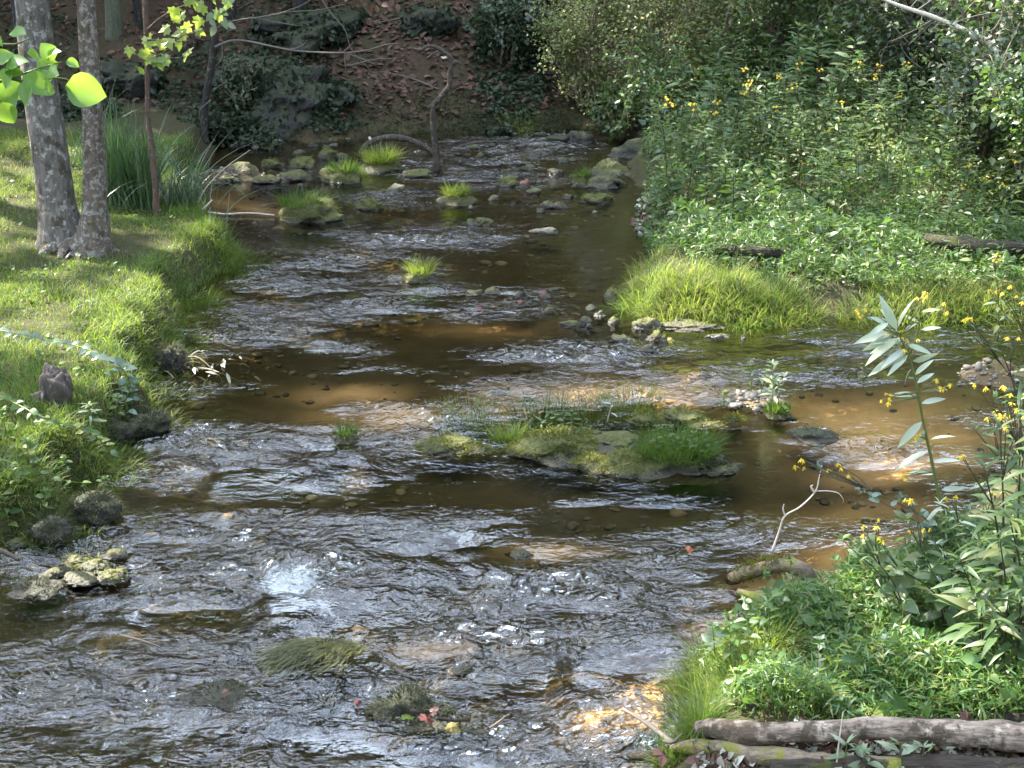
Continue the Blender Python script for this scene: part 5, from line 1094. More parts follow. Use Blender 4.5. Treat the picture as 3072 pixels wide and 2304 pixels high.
# bare leaning sapling in the top right corner
b = gxy(1040, 15.0, .5); Yb = b[1]; rt = np.random.default_rng(77)
t = thing('bare_sapling', 'pale bare sapling leaning across the top right corner', 'sapling', b)
def bseg(pts, rad, name, mat='greybranch'):
    mb = MB(); tube(mb, smooth_path(pxpath(pts, Yb, b), 6), np.array(rad) / 2 / ppm(b + np.array([0, 0, 1.5])), 7, 0, .1, 8, 2); mb.build(name, M[mat], t)
bseg([(1040, 190), (1020, 110), (997, 52), (972, 34), (936, 18), (900, 6), (870, -6)], [7, 6.5, 6, 5.5, 5, 4, 2.5], 'stem', 'palewood')
for q in ([(936, 18), (915, 30), (890, 42)], [(972, 34), (960, 10), (950, -10)], [(985, 42), (1000, 20), (1010, -5)], [(997, 52), (985, 80), (975, 110), (978, 150)], [(1010, 85), (1000, 110), (990, 160)], [(950, 24), (985, 14), (1022, 12)], [(915, 12), (935, -2), (950, -12)]): bseg(q, [2.0, 1.3, .7], 'side_branch')
for k_ in range(14):
    x_, y_ = rt.uniform(900, 1020), rt.uniform(5, 90); a_ = rt.uniform(-2.6, -.6); l_ = rt.uniform(25, 60)
    bseg([(x_, y_), (x_ + l_ * .5 * math.cos(a_) + rt.normal(0, 4), y_ + l_ * .5 * math.sin(a_)), (x_ + l_ * math.cos(a_) + rt.normal(0, 6), y_ + l_ * math.sin(a_))], [1.2, .9, .5], 'twig')
# dry stalks over the flowers
for px, top in ((857, 75), (845, 70), (866, 62), (835, 82), (880, 55)):
    b = gxy(px, 16.6, 1.0); sprig_b = b
    t = thing('dead_stalk', 'dry bare stalk standing among the weeds above the yellow flowers', 'stalk', b, 'dry stalks above the flowers'); e = aty(px + rng.uniform(-8, 8), top, 16.6) - b
    ms = MB(); tube(ms, smooth_path([[0, 0, 0], e * .5 + [.02, 0, 0], e], 5), [.006, .004, .002], 4); ms.build('stem', M['paletwig'], t)
    ms = MB()
    for j in range(6):
        st = e * rng.uniform(.6, .98); tube(ms, smooth_path([st, st + np.array([rng.normal(0, .08), 0, .1]), st + np.array([rng.normal(0, .18), rng.normal(0, .1), rng.uniform(.08, .3)])], 3), [.003, .002, .001], 4)
    ms.build('branchlets', M['paletwig'], t)
# ------------------------------------------------------------------ right bank: tall weeds with yellow flowers
def wingstem(h, fl, seed, L=.15, nl=22, mat='wing'):
    t = thing('wingstem', '', 'wildflower' if fl else 'weed', (0, 0, 0)); ms, ml = MB(), MB()
    lean = rng.normal(0, .12, 2) * h
    Q = herb(ms, ml, np.array([[0, 0, -.02], [lean[0] * .4, lean[1] * .4, h * .55], [lean[0], lean[1], h * .9]]), nl, L, L_LANCE2, .006, .18, 1, .3, top=5)
    for j in range(fl):
        a = rng.uniform(0, 6.28); top = Q[-1] + np.array([math.cos(a) * .11, math.sin(a) * .11, rng.uniform(.04, .16) * h * .8])
        cluster(ms, Q[-3], top, int(rng.integers(3, 6)), .026, t, .035)
    ms.build('stem', M['stem_dark'], t); ml.build('leaves', M[mat], t); return t
FLP = [wingstem(1.15, 2, 1, .19, 26), wingstem(1.3, 1, 2, .2, 26), wingstem(1.05, 1, 3, .18, 24), wingstem(1.25, 2, 4, .2, 26)]
WDP = [wingstem(1.1, 0, 5, .20, 30), wingstem(.9, 0, 6, .17, 28), wingstem(1.2, 0, 7, .22, 30), wingstem(.6, 0, 8, .13, 22, 'weed')]
used = set()
def put(proto, loc, lab, grp, sc=1.0):
    if id(proto) not in used:
        used.add(id(proto)); proto['label'] = lab; proto['group'] = grp; proto.location = loc; proto.rotation_euler = (0, 0, rng.uniform(0, 6.28)); proto.scale = (sc,) * 3; return proto
    return dup(proto, loc, rng.uniform(0, 6.28), sc, lab, grp)
# flowering tops where the photo shows them: pixel of the flower, depth
FT = [(672, 92, 14.2), (690, 98, 14.0), (712, 104, 13.8), (732, 86, 14.6), (752, 80, 14.9), (770, 68, 15.3), (783, 60, 15.6), (795, 72, 15.3), (806, 82, 15.0), (840, 70, 15.4), (868, 58, 15.6), (864, 76, 15.0), (892, 58, 15.5), (848, 96, 14.6), (880, 66, 15.3), (815, 124, 13.9), (905, 92, 14.6), (722, 116, 13.6), (790, 105, 14.4), (952, 160, 12.6), (975, 172, 12.4), (1008, 164, 12.2), (950, 180, 12.2), (1016, 185, 12.0), (1010, 250, 10.9)]
for i, (px, py, Y) in enumerate(FT):
    p = aty(px, py + 6, Y); g = float(gz(p[0], Y)); h = p[2] - g; q = FLP[i % 4]; hh = [1.15, 1.3, 1.05, 1.25][i % 4] * .97
    put(q, (p[0], Y, g), 'tall weed with a loose head of yellow flowers on the right bank', 'yellow flowered weeds on the right bank', max(.45, h / hh))
BASE = wp([(660, 246), (700, 250), (830, 258), (1000, 262), (1060, 250), (1040, 150), (900, 120), (700, 130), (648, 170), (650, 215)])
k = 0
pts = []
while k < 150:
    x, y = rng.uniform(BASE[:, 0].min(), BASE[:, 0].max()), rng.uniform(BASE[:, 1].min(), BASE[:, 1].max())
    if not in_poly(np.array([x]), np.array([y]), BASE)[0] or x > .38 * y + .4: continue
    sd = float(sdist(np.array([x]), np.array([y]), RIGHT1)[0]); dpt = y - 11.3
    h = np.clip(.12 + .17 * dpt + .12 * min(sd, 2), .25, 1.25) * rng.uniform(.75, 1.15); pts.append((x, y, h)); k += 1
for i, (x, y, h) in enumerate(pts):
    j = int(rng.integers(0, 3)) if h > .62 else 3; hh = [1.1, .9, 1.2, .6][j]
    put(WDP[j], (x, y, float(gz(x, y))), 'leafy grey green weed without flowers in the thicket on the right bank' if j < 3 else 'short leafy weed at the front of the right bank thicket', 'tall weeds of the right bank' if j < 3 else 'short weeds of the right bank', h / hh)
# ground cover under the weeds
def undergrowth(poly, n, name, mats, hmax, L, tpl=L_BAMB, cl=1.6, stems=True, xr=.39, hf=None, upl=.75):
    poly = np.asarray(poly); x, y = rng.uniform(poly[:, 0].min(), poly[:, 0].max(), n * 4), rng.uniform(poly[:, 1].min(), poly[:, 1].max(), n * 4)
    ok = in_poly(x, y, poly) & (np.abs(x) < xr * y + .6); x, y = x[ok][:n], y[ok][:n]; n = len(x)
    h = hmax * np.clip(.6 + .9 * noise2(x * cl, y * cl, 19) + .3 * noise2(x * 5, y * 5, 20), .1, 1.4)
    if hf is not None: h = h * hf(x, y)
    z = gz(x, y) + h * rng.random(n) ** .55; D = randdir(n); D[:, 2] = D[:, 2] * .45 + .1
    mb = MB(); mi = rng.integers(0, len(mats), n); P = np.stack([x, y, z], -1); N = np.array([0, -.2, 1.0]) + rng.normal(0, upl, (n, 3)); S = rng.uniform(.6, 1.3, n) * L
    for m in range(len(mats)): place(mb, tpl, P[mi == m], D[mi == m], N[mi == m], S[mi == m], m)
    if stems:
        i = rng.choice(n, n // 6); P2 = P[i].copy(); P2[:, 2] = gz(P2[:, 0], P2[:, 1])
        blades(mb, P2, rng.uniform(0, 6.28, len(i)), (z[i] - P2[:, 2]) * 1.1 + .03, .004, rng.uniform(0, .4, len(i)), rng.uniform(0, .8, len(i)), 3, 0, 1)
    return tag(mb.build(name, [M[m] for m in mats]), kind='stuff')
TH = np.vstack([gwp([(648, 232), (652, 252), (700, 268), (800, 290), (900, 290), (1060, 290)]), [[9, 11.5], [9, 20], [2.2, 20.0]], wp([(640, 165)])])
undergrowth(TH, 24000, 'bank_undergrowth', ['weed', 'stilt', 'wing'], .42, .075, L_BAMB, hf=lambda x, y: np.clip(.55 + .16 * (y - 11.2), .5, 1.5))
undergrowth(TH, 7000, 'bank_leafy_cover', ['weed', 'wing'], .36, .085, L_OVATE2, hf=lambda x, y: np.clip(.6 + .18 * (y - 11.2), .5, 1.6))
FR = gwp([(640, 238), (655, 210), (760, 214), (900, 214), (1050, 210), (1060, 292), (900, 292), (800, 292), (700, 272), (655, 256)])
undergrowth(FR, 15000, 'front_undergrowth', ['weed', 'stilt', 'shrub'], .26, .06, L_BAMB, 2.2)
TH2 = np.vstack([gwp([(645, 215), (700, 225), (1040, 215)]), [[7.5, 14], [7.5, 18.5], [2.4, 18.5]], wp([(645, 160)])])
undergrowth(TH2, 16000, 'bank_fine_foliage', ['shrub_pale', 'weed', 'shrub_pale'], .75, .042, LEAF2, 1.3, hf=lambda x, y: np.clip(.4 + .14 * (y - 12), .4, 1.2))
MG = np.vstack([wp([(640, 200), (634, 225), (650, 245), (700, 258), (700, 240), (665, 225), (660, 200)])])
undergrowth(MG, 1500, 'margin_litter', ['litter', 'weed', 'greyleaf'], .08, .06, LEAF2, stems=False)
# sunlit grass at the waterline
RT = [(648, 268, 40, 420, .26), (655, 280, 44, 420, .28), (640, 308, 44, 620, .30), (668, 314, 50, 800, .34), (706, 318, 54, 800, .34), (745, 320, 54, 800, .34), (780, 322, 48, 700, .34), (806, 318, 36, 420, .28), (652, 292, 48, 620, .34), (692, 294, 56, 800, .38), (735, 294, 56, 800, .38), (775, 300, 46, 600, .32), (680, 278, 50, 600, .34), (728, 280, 56, 700, .34), (856, 316, 40, 420, .26), (880, 318, 50, 700, .30), (918, 316, 50, 700, .32), (955, 316, 46, 620, .30), (990, 318, 44, 560, .28), (1022, 318, 40, 500, .28), (900, 298, 56, 640, .32), (945, 296, 56, 640, .34), (985, 298, 50, 520, .3), (1020, 300, 44, 420, .3), (848, 268, 40, 300, .2), (880, 284, 40, 360, .2)]
for i, (px, py, w_, n, L) in enumerate(RT):
    g = px < 820
    L *= rng.uniform(.48, .8) * (1 if g else .78); w_ *= 1.05; n = n if g else int(n * .8)
    tussock(px, py, w_, 'lush sunlit tussock of yellow green grass at the right waterline' if g else 'arching sunlit grass tussock beyond the side channel', n, L, ['tussock', 'tussock', 'grass'][i % 3], 'grass_tussock', 'grass tussock', .006, .8, 1.3, 2.1, n // 4, 'sunlit tussocks on the right waterline' if g else 'grass tussocks beyond the side channel', seeds=9)
# rotten logs behind the grass
def logp(pts, rad, name, lab, mat, n=22, rough=.14, Y=None, z=.3, freq=7, seed=1, caps=True):
    Pw = np.array([at(p[0], p[1], p[2]) for p in pts]); b = Pw[0].copy(); s = ppm(b); mb = MB()
    tube(mb, smooth_path(Pw - b, 10), np.array(rad) / 2 / s, n, 0, rough, freq, seed, True, .6); return tag(mb.build(name, M[mat], None, b), lab, 'log')
logp([(695, 249, .35), (725, 250, .36), (760, 252, .36), (790, 254, .33)], [9, 12, 12, 8], 'rotten_log', 'dark rotten log half hidden behind the sunlit grass', 'logdark')
logp([(925, 240, .42), (950, 243, .42), (985, 247, .42), (1040, 248, .42)], [12, 15, 15, 12], 'rotten_log', 'dark rotten log under the shrubs at the right edge', 'logdark', seed=4)
# ------------------------------------------------------------------ near right bank
NB = np.vstack([wp([(1250, 560), (1024, 565), (960, 580), (900, 600), (820, 622), (770, 636), (722, 652), (704, 668), (696, 690), (688, 712)]), np.array([[.86, 5.62], [1.0, 5.36], [1.5, 5.30], [3.4, 5.25]])])
undergrowth(NB, 36000, 'stiltgrass', ['stilt', 'stilt', 'stilt', 'tussock'], .27, .06, leaf_tpl(.15, 2, .06, .3, .32), 1.8, True, .42, upl=.45)
undergrowth(NB, 900, 'low_leafy_cover', ['weed', 'stilt'], .32, .075, L_OVATE, 1.8, False, .42)
NB2 = wp([(700, 640), (690, 700), (672, 735), (720, 722), (740, 690), (730, 655)])
P = []
for i in range(14):
    px, py = [(715, 668), (708, 685), (700, 700), (722, 690), (735, 668), (745, 690), (730, 705), (690, 718), (715, 715), (750, 660), (770, 650), (700, 728), (660, 748), (676, 756)][i]
    tussock(px, py, [44, 40, 36][i % 3], 'fine sunlit grass tussock at the near water edge' if i < 12 else 'mossy grass tuft beside the old log end', 420, .2 if i < 12 else .1, ['tussock', 'tuft'][i % 2], 'grass_tussock', 'grass tussock', .005, .8, .8, 1.7, 60, 'near edge grass tussocks' if i < 12 else 'grass tufts by the log end')
# logs
logp([(697, 729, .30), (720, 729, .33), (750, 733, .35), (790, 733, .37), (850, 729, .39), (920, 731, .40), (1000, 736, .41), (1080, 742, .42)], [14, 21, 25, 20, 21, 23, 26, 26], 'fallen_log', 'long pale weathered log lying along the bottom right edge', 'log', 40, .19, freq=10, seed=7)
logp([(714, 701, .26), (735, 704, .27), (755, 708, .27), (775, 714, .22)], [5, 9, 12, 10], 'dead_branch', 'grey broken branch stub poking out of grass above the weathered log', 'driftwood', 14, .2, seed=3)
logp([(672, 748, .18), (700, 748, .24), (735, 753, .27), (775, 758, .29), (830, 762, .30), (900, 770, .30)], [10, 18, 20, 20, 20, 20], 'mossy_log', 'mossy old log beneath the weathered log', 'mosslog', 24, .22, freq=9, seed=12)
logp([(632, 756, .08), (650, 757, .09), (672, 762, .09), (700, 768, .08)], [6, 10, 12, 12], 'rotten_log', 'short black rotten log end at the water edge', 'logdark', 14, .2, seed=5)
logp([(770, 768, .28), (860, 767, .30), (940, 768, .31), (1060, 775, .32)], [14, 22, 25, 28], 'rotten_log', 'black rotten log in shade at the bottom right corner', 'logdark', 22, .2, freq=9, seed=9)
logp([(980, 716, .30), (1010, 718, .32), (1060, 722, .32)], [10, 15, 16], 'driftwood_log', 'short dim log behind the weathered log at the right edge', 'driftwood', 16, .16, seed=2)
stick([(623, 709, .05), (640, 719, .09), (657, 731, .14), (673, 743, .2)], [3, 4, 4.8, 5], 'stick', 'bare stick slanting from the water to the log end', 'greybranch', rough=.15)
stick([(664, 741, .22), (673, 742, .24), (682, 734, .28)], [3.6, 3.6, 1.6], 'stick', 'short broken twig at the log end', 'greybranch')
stick([(664, 555, .03), (672, 552.5, .04), (679, 549.5, .05)], [3, 3.5, 2.5], 'stick', 'short black stick in the current beside an orange leaf', 'driftwood')
stick([(436, 718, .16), (450, 720, .12), (464, 720, .09), (468, 719, .1)], [3.5, 4, 4.5, 6], 'stick', 'dark stick with a knobbed end under the red leaf', 'driftwood')
stick([(490, 728, .03), (500, 721, .08), (505, 716, .12)], [2.2, 2, 1.2], 'stick', 'thin twig upright in the water right of the red leaf rock', 'twig')
stick([(120, 635, .03), (140, 640, .06), (160, 647, .03)], [2.5, 2.5, 1.5], 'stick', 'thin bent twig on the water below the sunlit stones', 'twig')
# mossy bent log in the side channel
b = at(738, 580, 0); t = thing('mossy_log', 'bent mossy log arching out of the water before the near plants', 'log', b); s = ppm(b)
mb = MB(); Pw = np.array([at(x, y, z) for x, y, z in [(730, 580, -.05), (741, 575, .06), (756, 570, .11), (773, 566, .15), (790, 565, .16), (803, 570, .14), (812, 582, .06), (814, 600, -.08)]]) - b
tube(mb, smooth_path(Pw, 7), np.array([12, 13, 14, 14, 15, 15, 13, 11]) / 2 / s, 16, 0, .16, 10, 4, True, .7); V0 = mb.verts(); mb.build('limb', M['mosslog'], t)
mb = MB(); top = V0[(V0[:, 0] < .20) & (V0[:, 2] > .03)]; i = rng.integers(0, len(top), 900); Q = top[i] + rng.normal(0, .012, (900, 3)); blades(mb, Q, rng.uniform(0, 6.28, 900), .03, .006, .4, .8, 2, 0, 1.5); mb.build('moss', M['moss'], t)
logp([(738, 592, .02), (755, 597, .03), (775, 600, .03), (800, 600, .0)], [8, 12, 14, 10], 'sunken_log', 'brown sunken log just beneath the bent mossy log', 'mosslog', 14, .15)
# bare pale twig
b = at(773, 546, .1); Yb = b[1]
t = thing('bare_twig', 'bare white forked twig rising over the brown water', 'twig', b)
for nm, pts, rad in (('stem', [(772, 552), (779, 532), (785, 516), (800, 507), (815, 492), (819, 478), (822, 465)], [2.5, 2.2, 2.0, 1.8, 1.6, 1.2, .6]), ('side_twig', [(816, 491), (828, 491), (838, 493), (843, 499), (843, 503)], [1.2, 1.0, .9, .7, .4]), ('side_twig', [(785, 516), (783, 509), (784, 504)], [1.8, 1.4, .8]), ('side_twig', [(815, 493), (811, 487), (813, 485)], [2.6, 2, 1])):
    mb = MB(); tube(mb, smooth_path(pxpath(pts, Yb, b), 6), np.array(rad) / 2 / ppm(b), 7, 0, .1, 20, 3); mb.build(nm, M['palewood'], t)
# fallen coloured leaves
def fallen(px, py, w_, lab, mat, tpl=MAPLE, z=.02, cat='fallen leaf', nrm=(0, -.6, 1), an=None):
    c = at(px, py, z); s = ppm(c); mb = MB(); a = rng.uniform(0, 6.28) if an is None else an
    place(mb, tpl, [[0, 0, 0]], [[math.cos(a), math.sin(a), .1]], [list(nrm)], w_ / s); o = mb.build('fallen_leaf', M[mat], None, c, False); return tag(o, lab, cat)
fallen(424, 722, 17, 'dark red maple leaf caught on the dark foreground rock', 'redleaf', z=.08, an=1.2, nrm=(.2, -.6, 1)); fallen(438, 712, 12, 'small red leaf behind the larger dark red maple leaf', 'redleaf', z=.12)
fallen(406, 720, 14, 'pale green maple leaf left of the red one', 'tuft', z=.07, an=1.4, nrm=(0, -.5, 1)); fallen(446, 726, 16, 'yellowish leaf under the stick by the red leaf', 'yellowleaf', z=.04)
fallen(686, 550, 9, 'orange leaf caught at the end of the black stick', 'orangeleaf', z=.06, an=.3); fallen(667, 340, 8, 'yellow leaf beside the lumpy mossy stone', 'yellowleaf', z=.06)
fallen(354, 704, 10, 'dark red leaf between low mossy stones in the rapids', 'redleaf', z=.05); fallen(222, 692, 9, 'rusty leaf on the leftmost flat mossy stone', 'litter', z=.06)
fallen(961, 722, 20, 'tan curled oak leaf resting on the weathered log', 'litter', z=.36, nrm=(0, -.9, .6), an=.4); fallen(662, 750, 22, 'rusty curled leaf beside the old log end', 'litter', z=.2, nrm=(.3, -.8, .6)); fallen(140, 465, 6, 'rusty leaf floating at the left riffle', 'litter')
fallen(482, 308, 8, 'dark red leaf stuck below the middle riffle stones', 'redleaf', z=.04)
# big leafy plants at the right edge
def bigplant(base_px, zb, tops, lab, L=.19, nl=16, r=.006, mat='wing', fl=0, name='wingstem', cat='wildflower', tpl=leaf_tpl(.20, 5, .12, .55, .38, .05, .012), smat='stem_dark', elev=.25, start=.2, frad=.023):
    b = at(base_px[0], base_px[1], zb); b[2] = float(gz(b[0], b[1])) - .01
    t = thing(name, lab, cat, b); ms, ml = MB(), MB(); qs = []
    for j, (tx, ty, dy) in enumerate(tops):
        e = aty(tx, ty, b[1] + dy) - b; off = np.array([rng.normal(0, .05), rng.normal(0, .05), 0])
        q = herb(ms, ml, np.array([off, off + (e - off) * np.array([.35, .35, .55]), e]), nl, L * rng.uniform(.85, 1.1), tpl, r, start, 1, elev, 0, .3, 5); qs.append(q)
        for f in range(fl if np.isscalar(fl) else fl[j]):
            a = rng.uniform(0, 6.28); cluster(ms, q[-4], q[-1] + np.array([math.cos(a) * .1, math.sin(a) * .06, rng.uniform(.0, .1)]), int(rng.integers(2, 5)), frad, t, .035)
    ms.build('stem', M[smat], t); ml.build('leaves', M[mat], t); return t
# the tall sunlit flowering one
b = at(955, 560, .2); b[2] = float(gz(b[0], b[1])) - .01; Yb = b[1]
t = thing('wingstem', 'tall sunlit plant with drooping silvery leaves and yellow flowers over the side channel', 'wildflower', b)
ms, ml = MB(), MB()
Q = smooth_path(pxpath([(956, 566), (950, 530), (938, 490), (932, 462), (922, 416), (916, 382), (907, 352), (898, 333)], Yb, b), 6); tube(ms, Q, [.010, .009, .007, .005], 7)
Q2 = smooth_path(pxpath([(908, 356), (915, 342), (919, 325), (921, 305), (923, 292)], Yb, b), 5); tube(ms, Q2, [.005, .004, .003], 6)
s = ppm(b + np.array([0, 0, 1.0]))
LV = [(900, 330, 860, 345), (899, 328, 872, 318), (898, 332, 880, 300), (902, 336, 868, 362), (897, 330, 905, 300), (905, 345, 878, 340), (908, 352, 872, 372), (906, 348, 882, 360), (909, 354, 888, 368), (912, 362, 930, 350), (906, 344, 925, 345), (920, 330, 937, 324), (919, 322, 908, 318), (921, 312, 936, 306), (912, 368, 905, 385), (914, 376, 932, 360), (916, 384, 935, 374), (918, 395, 895, 398), (920, 404, 946, 398), (924, 420, 900, 448), (926, 428, 918, 452), (929, 440, 950, 430), (931, 450, 897, 465), (933, 462, 956, 455), (936, 475, 910, 470), (940, 490, 965, 486), (944, 505, 920, 512), (890, 322, 868, 332), (894, 326, 884, 312), (899, 334, 915, 322), (896, 331, 868, 352), (903, 340, 874, 352), (904, 342, 890, 356)]
Dm = np.array([[u - x, rng.normal(0, 8), -(v - y)] for x, y, u, v in LV], float); Pm = np.array([aty(x, y, Yb + rng.normal(0, .02)) - b for x, y, u, v in LV])
place(ml, leaf_tpl(.22, 4, .10, .22, .4, .05), Pm, Dm, np.array([-.35, -.55, .8]) + rng.normal(0, .3, (len(LV), 3)), np.linalg.norm(Dm, axis=1) / s * 1.1)
for (x, y, k, r_) in [(859, 314, 5, 0.0176), (896, 335, 6, 0.0192), (906, 344, 5, 0.0208), (938, 302, 4, 0.0192), (939, 386, 5, 0.0208), (886, 402, 4, 0.0208), (890, 394, 3, 0.0176), (921, 434, 3, .02), (904, 477, 4, 0.0192), (918, 296, 3, .02)]:
    p = aty(x, y, Yb - .02) - b; j = int(np.argmin(np.linalg.norm(Q - p, axis=1))); j = max(0, j - 1); cluster(ms, Q[j], p, k, r_, t, .028)
ms.build('stem', M['stem'], t); ml.build('leaves', M['silver_sunlit'], t)
bigplant((1000, 640), .25, [(1000, 430, .05), (985, 470, -.1), (1020, 400, .1)], 'dark tall leafy plant with yellow flowers standing at the right edge', .20, 17, .007, fl=[1, 1, 1])
bigplant((1030, 660), .25, [(1035, 420, -.1), (1060, 480, 0), (1010, 520, -.3)], 'darkest leafy plant filling the right edge', .22, 17, .007, fl=[1, 0, 0])
bigplant((985, 680), .25, [(960, 560, -.1), (1000, 540, -.2), (980, 600, -.15)], 'large drooping leaved plant before the right edge thicket', .20, 16, .006)
bigplant((1010, 690), .25, [(1020, 590, -.2), (1040, 560, -.1), (995, 620, -.25)], 'broad dark leaves low at the right edge', .20, 15, .006)
bigplant((945, 640), .25, [(870, 555, .05), (905, 520, .1), (925, 560, 0)], 'leaning leafy plant with dark drooping leaves over the brown water', .14, 13, .005, 'wing', [1, 1, 0], tpl=L_OVATE)
bigplant((905, 640), .25, [(842, 540, .1), (862, 545, 0)], 'arching stem with hanging oval leaves left of the dark plants', .12, 12, .004, 'wing', [0, 1], tpl=L_OVATE)
bigplant((975, 560), .3, [(820, 470, .3), (860, 490, .2), (900, 500, .1)], 'long thin sprawling stem with sparse leaves and a yellow flower over the channel', .09, 10, .004, 'vine', [2, 0, 0], tpl=L_OVATE, start=.3)
bigplant((990, 560), .3, [(940, 505, .0), (960, 520, .1), (985, 500, .1), (975, 545, -.1), (950, 540, .1)], 'sunlit silvery weed cluster beneath the tall flowering plant', .10, 18, .004, 'silver_sunlit', [1, 0, 1, 0, 0])
bigplant((960, 585), .3, [(915, 560, .0), (935, 545, .1), (950, 570, .1), (900, 585, -.05)], 'silvery sunlit weed leaning left over the glittering channel', .09, 18, .004, 'silver_sunlit', [0, 1, 0, 0])
bigplant((1020, 470), .3, [(975, 330, .1), (1000, 345, .0), (1020, 300, .1)], 'tall thin plant with yellow flower tuft at the right edge of the channel', .14, 13, .006, 'wing', [1, 1, 2])
bigplant((1020, 560), .3, [(995, 400, 0), (1018, 420, .1), (975, 430, .1)], 'leafy stem with yellow daisies beside the gravel shoal', .15, 14, .006, 'wing', [1, 2, 1])
for i, (bx, by, tx, ty, lab, mat, tp) in enumerate([(800, 640, 790, 560, 'seedling with rounded leaves before the bent mossy log', 'weed', L_OVATE), (770, 650, 765, 575, 'thin seedling rising left before the bent mossy log', 'weed', L_OVATE), (830, 650, 835, 560, 'slender seedling right of the bent mossy log', 'weed', L_OVATE), (750, 655, 745, 600, 'low bright seedling at the tip of the near bank', 'silver', L_OVATE), (715, 650, 712, 625, 'bright leaved plant on the water edge of the near bank', 'silver', L_OVATE), (730, 660, 728, 615, 'small pale plant beside the bright leaved one', 'weed', L_OVATE), (860, 655, 865, 590, 'leafy seedling in the middle of the near bank', 'weed', L_OVATE), (790, 665, 800, 610, 'bushy low weed on the near bank', 'weed', L_LANCE), (840, 670, 848, 615, 'bushy weed with narrow leaves on the near bank', 'wing', L_LANCE), (900, 665, 905, 600, 'dark narrow leaved weed before the large leaves', 'wing', L_LANCE), (815, 690, 820, 640, 'pale sunlit weed low on the near bank', 'silver', L_OVATE), (880, 690, 885, 640, 'sunlit oval leaved weed in the stiltgrass', 'silver', L_OVATE), (930, 690, 935, 640, 'green weed among stiltgrass at the right', 'weed', L_LANCE), (770, 690, 765, 650, 'sunlit weed near the grass tip', 'weed', L_OVATE)]):
    sprig((bx, by), (tx, ty), 'weed_plant', lab, 13, .065, mat, tp, .003, 'weed', z=.25, top=6)
sprig((845, 764), (847, 744), 'seedling', 'pale green leafy seedling in front of the weathered log', 6, .11, 'silver', L_LANCE, z=.3, top=6); sprig((864, 770), (864, 752), 'seedling', 'low pale seedling right of the leafy one before the log', 7, .08, 'silver', L_OVATE, z=.3, top=6)
sprig((902, 768), (900, 746), 'seedling', 'upright seedling with pointed leaves before the log', 5, .12, 'silver', L_LANCE, z=.3, top=5); sprig((924, 768), (924, 748), 'seedling', 'slim seedling rightmost before the log', 4, .11, 'silver', L_LANCE, z=.3, top=4)
sprig((836, 768), (843, 712), 'dead_stalk', 'straight dry stalk crossing in front of the weathered log', 1, .03, 'silver', L_LANCE, .004, z=.3, top=1, smat='palewood')
# island plants
sprig((773, 402), (772, 364), 'weed_plant', 'tall pale weed growing on the gravel mound', 18, .10, 'silver', L_LANCE2, z=.1, top=10, elev=.5); sprig((771, 400), (785, 376), 'weed_plant', 'leaning side weed on the gravel mound', 12, .07, 'silver', L_LANCE2, z=.1, top=8, elev=.5)
sprig((760, 395), (766, 372), 'weed_plant', 'feathery weed left of the tall one on the gravel mound', 14, .07, 'silver', L_LANCE2, z=.1, top=8, elev=.6)
sprig((752, 390), (750, 364), 'seedling', 'thin two leaved sprig behind the gravel mound', 5, .08, 'weed', L_LANCE2, z=.05, top=5)
sprig((724, 408), (724, 392), 'seedling', 'bright green seedling at the left of the gravel mound', 9, .06, 'shrub_pale', L_OVATE2, z=.05, top=6)
sprig((607, 420), (616, 392), 'dry_weed', 'withered grey curled weed on the island grass', 7, .07, 'greyleaf', L_LANCE2, z=.12, top=7, smat='paletwig')
for j in range(7): sprig((530 + 9 * j + rng.uniform(-3, 3), 432), (526 + 10 * j + rng.uniform(-4, 4), 402 + rng.uniform(-6, 8)), 'marsh_weed', 'slim dark weed rising from the middle island clump', 12, .06, 'wing', L_LANCE2, .0025, z=.08, group='slim weeds of the island')
for j in range(5): sprig((655 + 12 * j, 452), (658 + 12 * j, 430 + rng.uniform(-4, 6)), 'marsh_weed', 'leafy weed growing on the right island hummock', 12, .06, 'weed', L_OVATE2, .0025, z=.1, group='leafy weeds of the island hummock')

# dead leaves, twigs and mossy debris round the logs
DB = gwp([(735, 728), (1060, 731), (1060, 790), (690, 790), (700, 752)])
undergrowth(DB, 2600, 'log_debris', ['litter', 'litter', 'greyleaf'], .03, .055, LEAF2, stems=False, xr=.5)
undergrowth(DB, 900, 'log_moss', ['moss_dark', 'stilt'], .06, .035, L_BAMB, xr=.5)
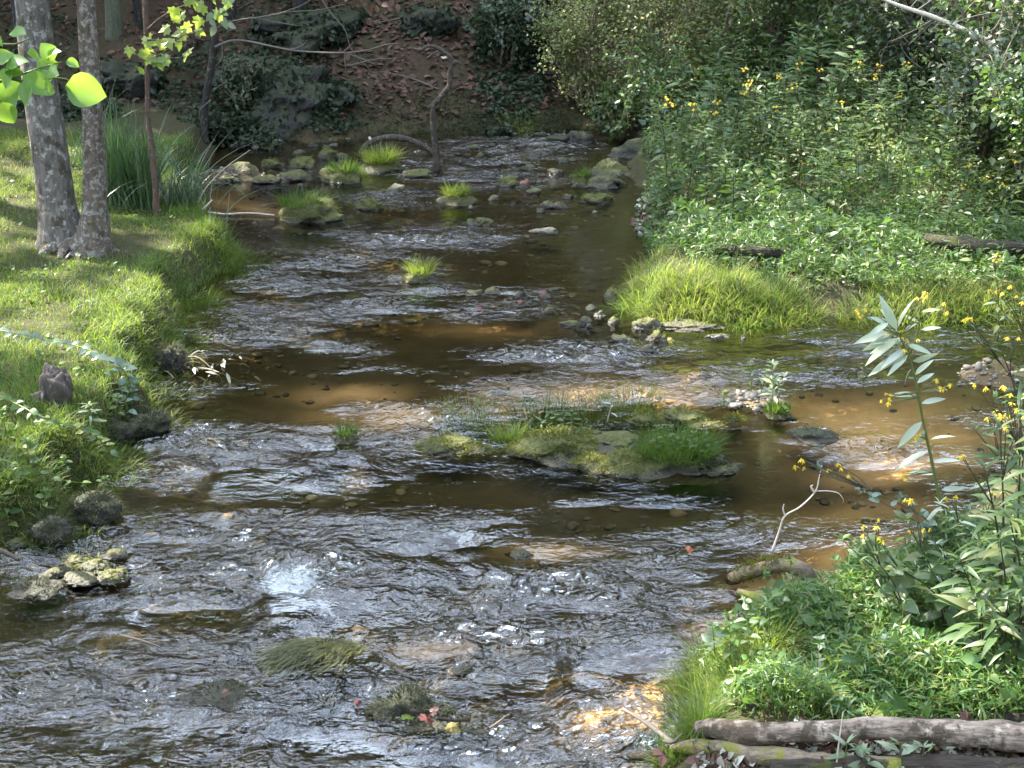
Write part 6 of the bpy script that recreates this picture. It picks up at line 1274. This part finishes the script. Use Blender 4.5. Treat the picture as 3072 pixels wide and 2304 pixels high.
# ------------------------------------------------------------------ light, sky, camera
w = bpy.data.worlds.new('World'); SC.world = w; w.use_nodes = True
nt = w.node_tree; bg = nt.nodes['Background']
sky = nt.nodes.new('ShaderNodeTexSky'); sky.sky_type = 'NISHITA'; sky.sun_disc = False
sky.sun_elevation = SUN_EL; sky.sun_rotation = SUN_AZ; sky.air_density = 1.0; sky.dust_density = 2.5; sky.ozone_density = 1.0
tcw = nt.nodes.new('ShaderNodeTexCoord'); cn = nt.nodes.new('ShaderNodeTexNoise'); cn.inputs['Scale'].default_value = 2.2; cn.inputs['Detail'].default_value = 6; cn.inputs['Roughness'].default_value = .6
nt.links.new(tcw.outputs['Generated'], cn.inputs['Vector'])
cr = nt.nodes.new('ShaderNodeValToRGB'); cr.color_ramp.elements[0].position = .45; cr.color_ramp.elements[1].position = .60
nt.links.new(cn.outputs['Fac'], cr.inputs[0])
mx = nt.nodes.new('ShaderNodeMix'); mx.data_type = 'RGBA'; nt.links.new(cr.outputs[0], mx.inputs[0]); nt.links.new(sky.outputs[0], mx.inputs[6]); mx.inputs[7].default_value = (16.0, 19.2, 24.0, 1)   # unseen bright bluish clouds, added for stronger sheen on the water
nt.links.new(mx.outputs[2], bg.inputs[0]); bg.inputs[1].default_value = 0.07
l = bpy.data.lights.new('sun', 'SUN'); l.energy = 5.0; l.angle = R(0.53); l.color = (1, .93, .82)
so = bpy.data.objects.new('sun', l); C.objects.link(so)
so.rotation_euler = Vector(-SUN).to_track_quat('-Z', 'Y').to_euler(); so.location = (-10, 15, 20)
cam = bpy.data.cameras.new('camera'); co = bpy.data.objects.new('camera', cam); C.objects.link(co)
cam.sensor_width = 36; cam.lens = FPX / 1024 * 36; cam.clip_end = 2000; cam.clip_start = .05
co.location = (0, 0, CAMZ); co.rotation_euler = (R(90) - PITCH, 0, 0); SC.camera = co
vs = SC.view_settings; vs.view_transform = 'Standard'; vs.look = 'None'; vs.gamma = 1; vs.exposure = 2.9
SC.cycles.max_bounces = 8; SC.cycles.transparent_max_bounces = 16; SC.cycles.caustics_reflective = False; SC.cycles.caustics_refractive = False
SC.cycles.use_denoising = True; SC.cycles.denoiser = 'OPENIMAGEDENOISE'; SC.cycles.denoising_input_passes = 'RGB_ALBEDO_NORMAL'; SC.cycles.denoising_prefilter = 'ACCURATE'
SC.cycles.sample_clamp_indirect = 6
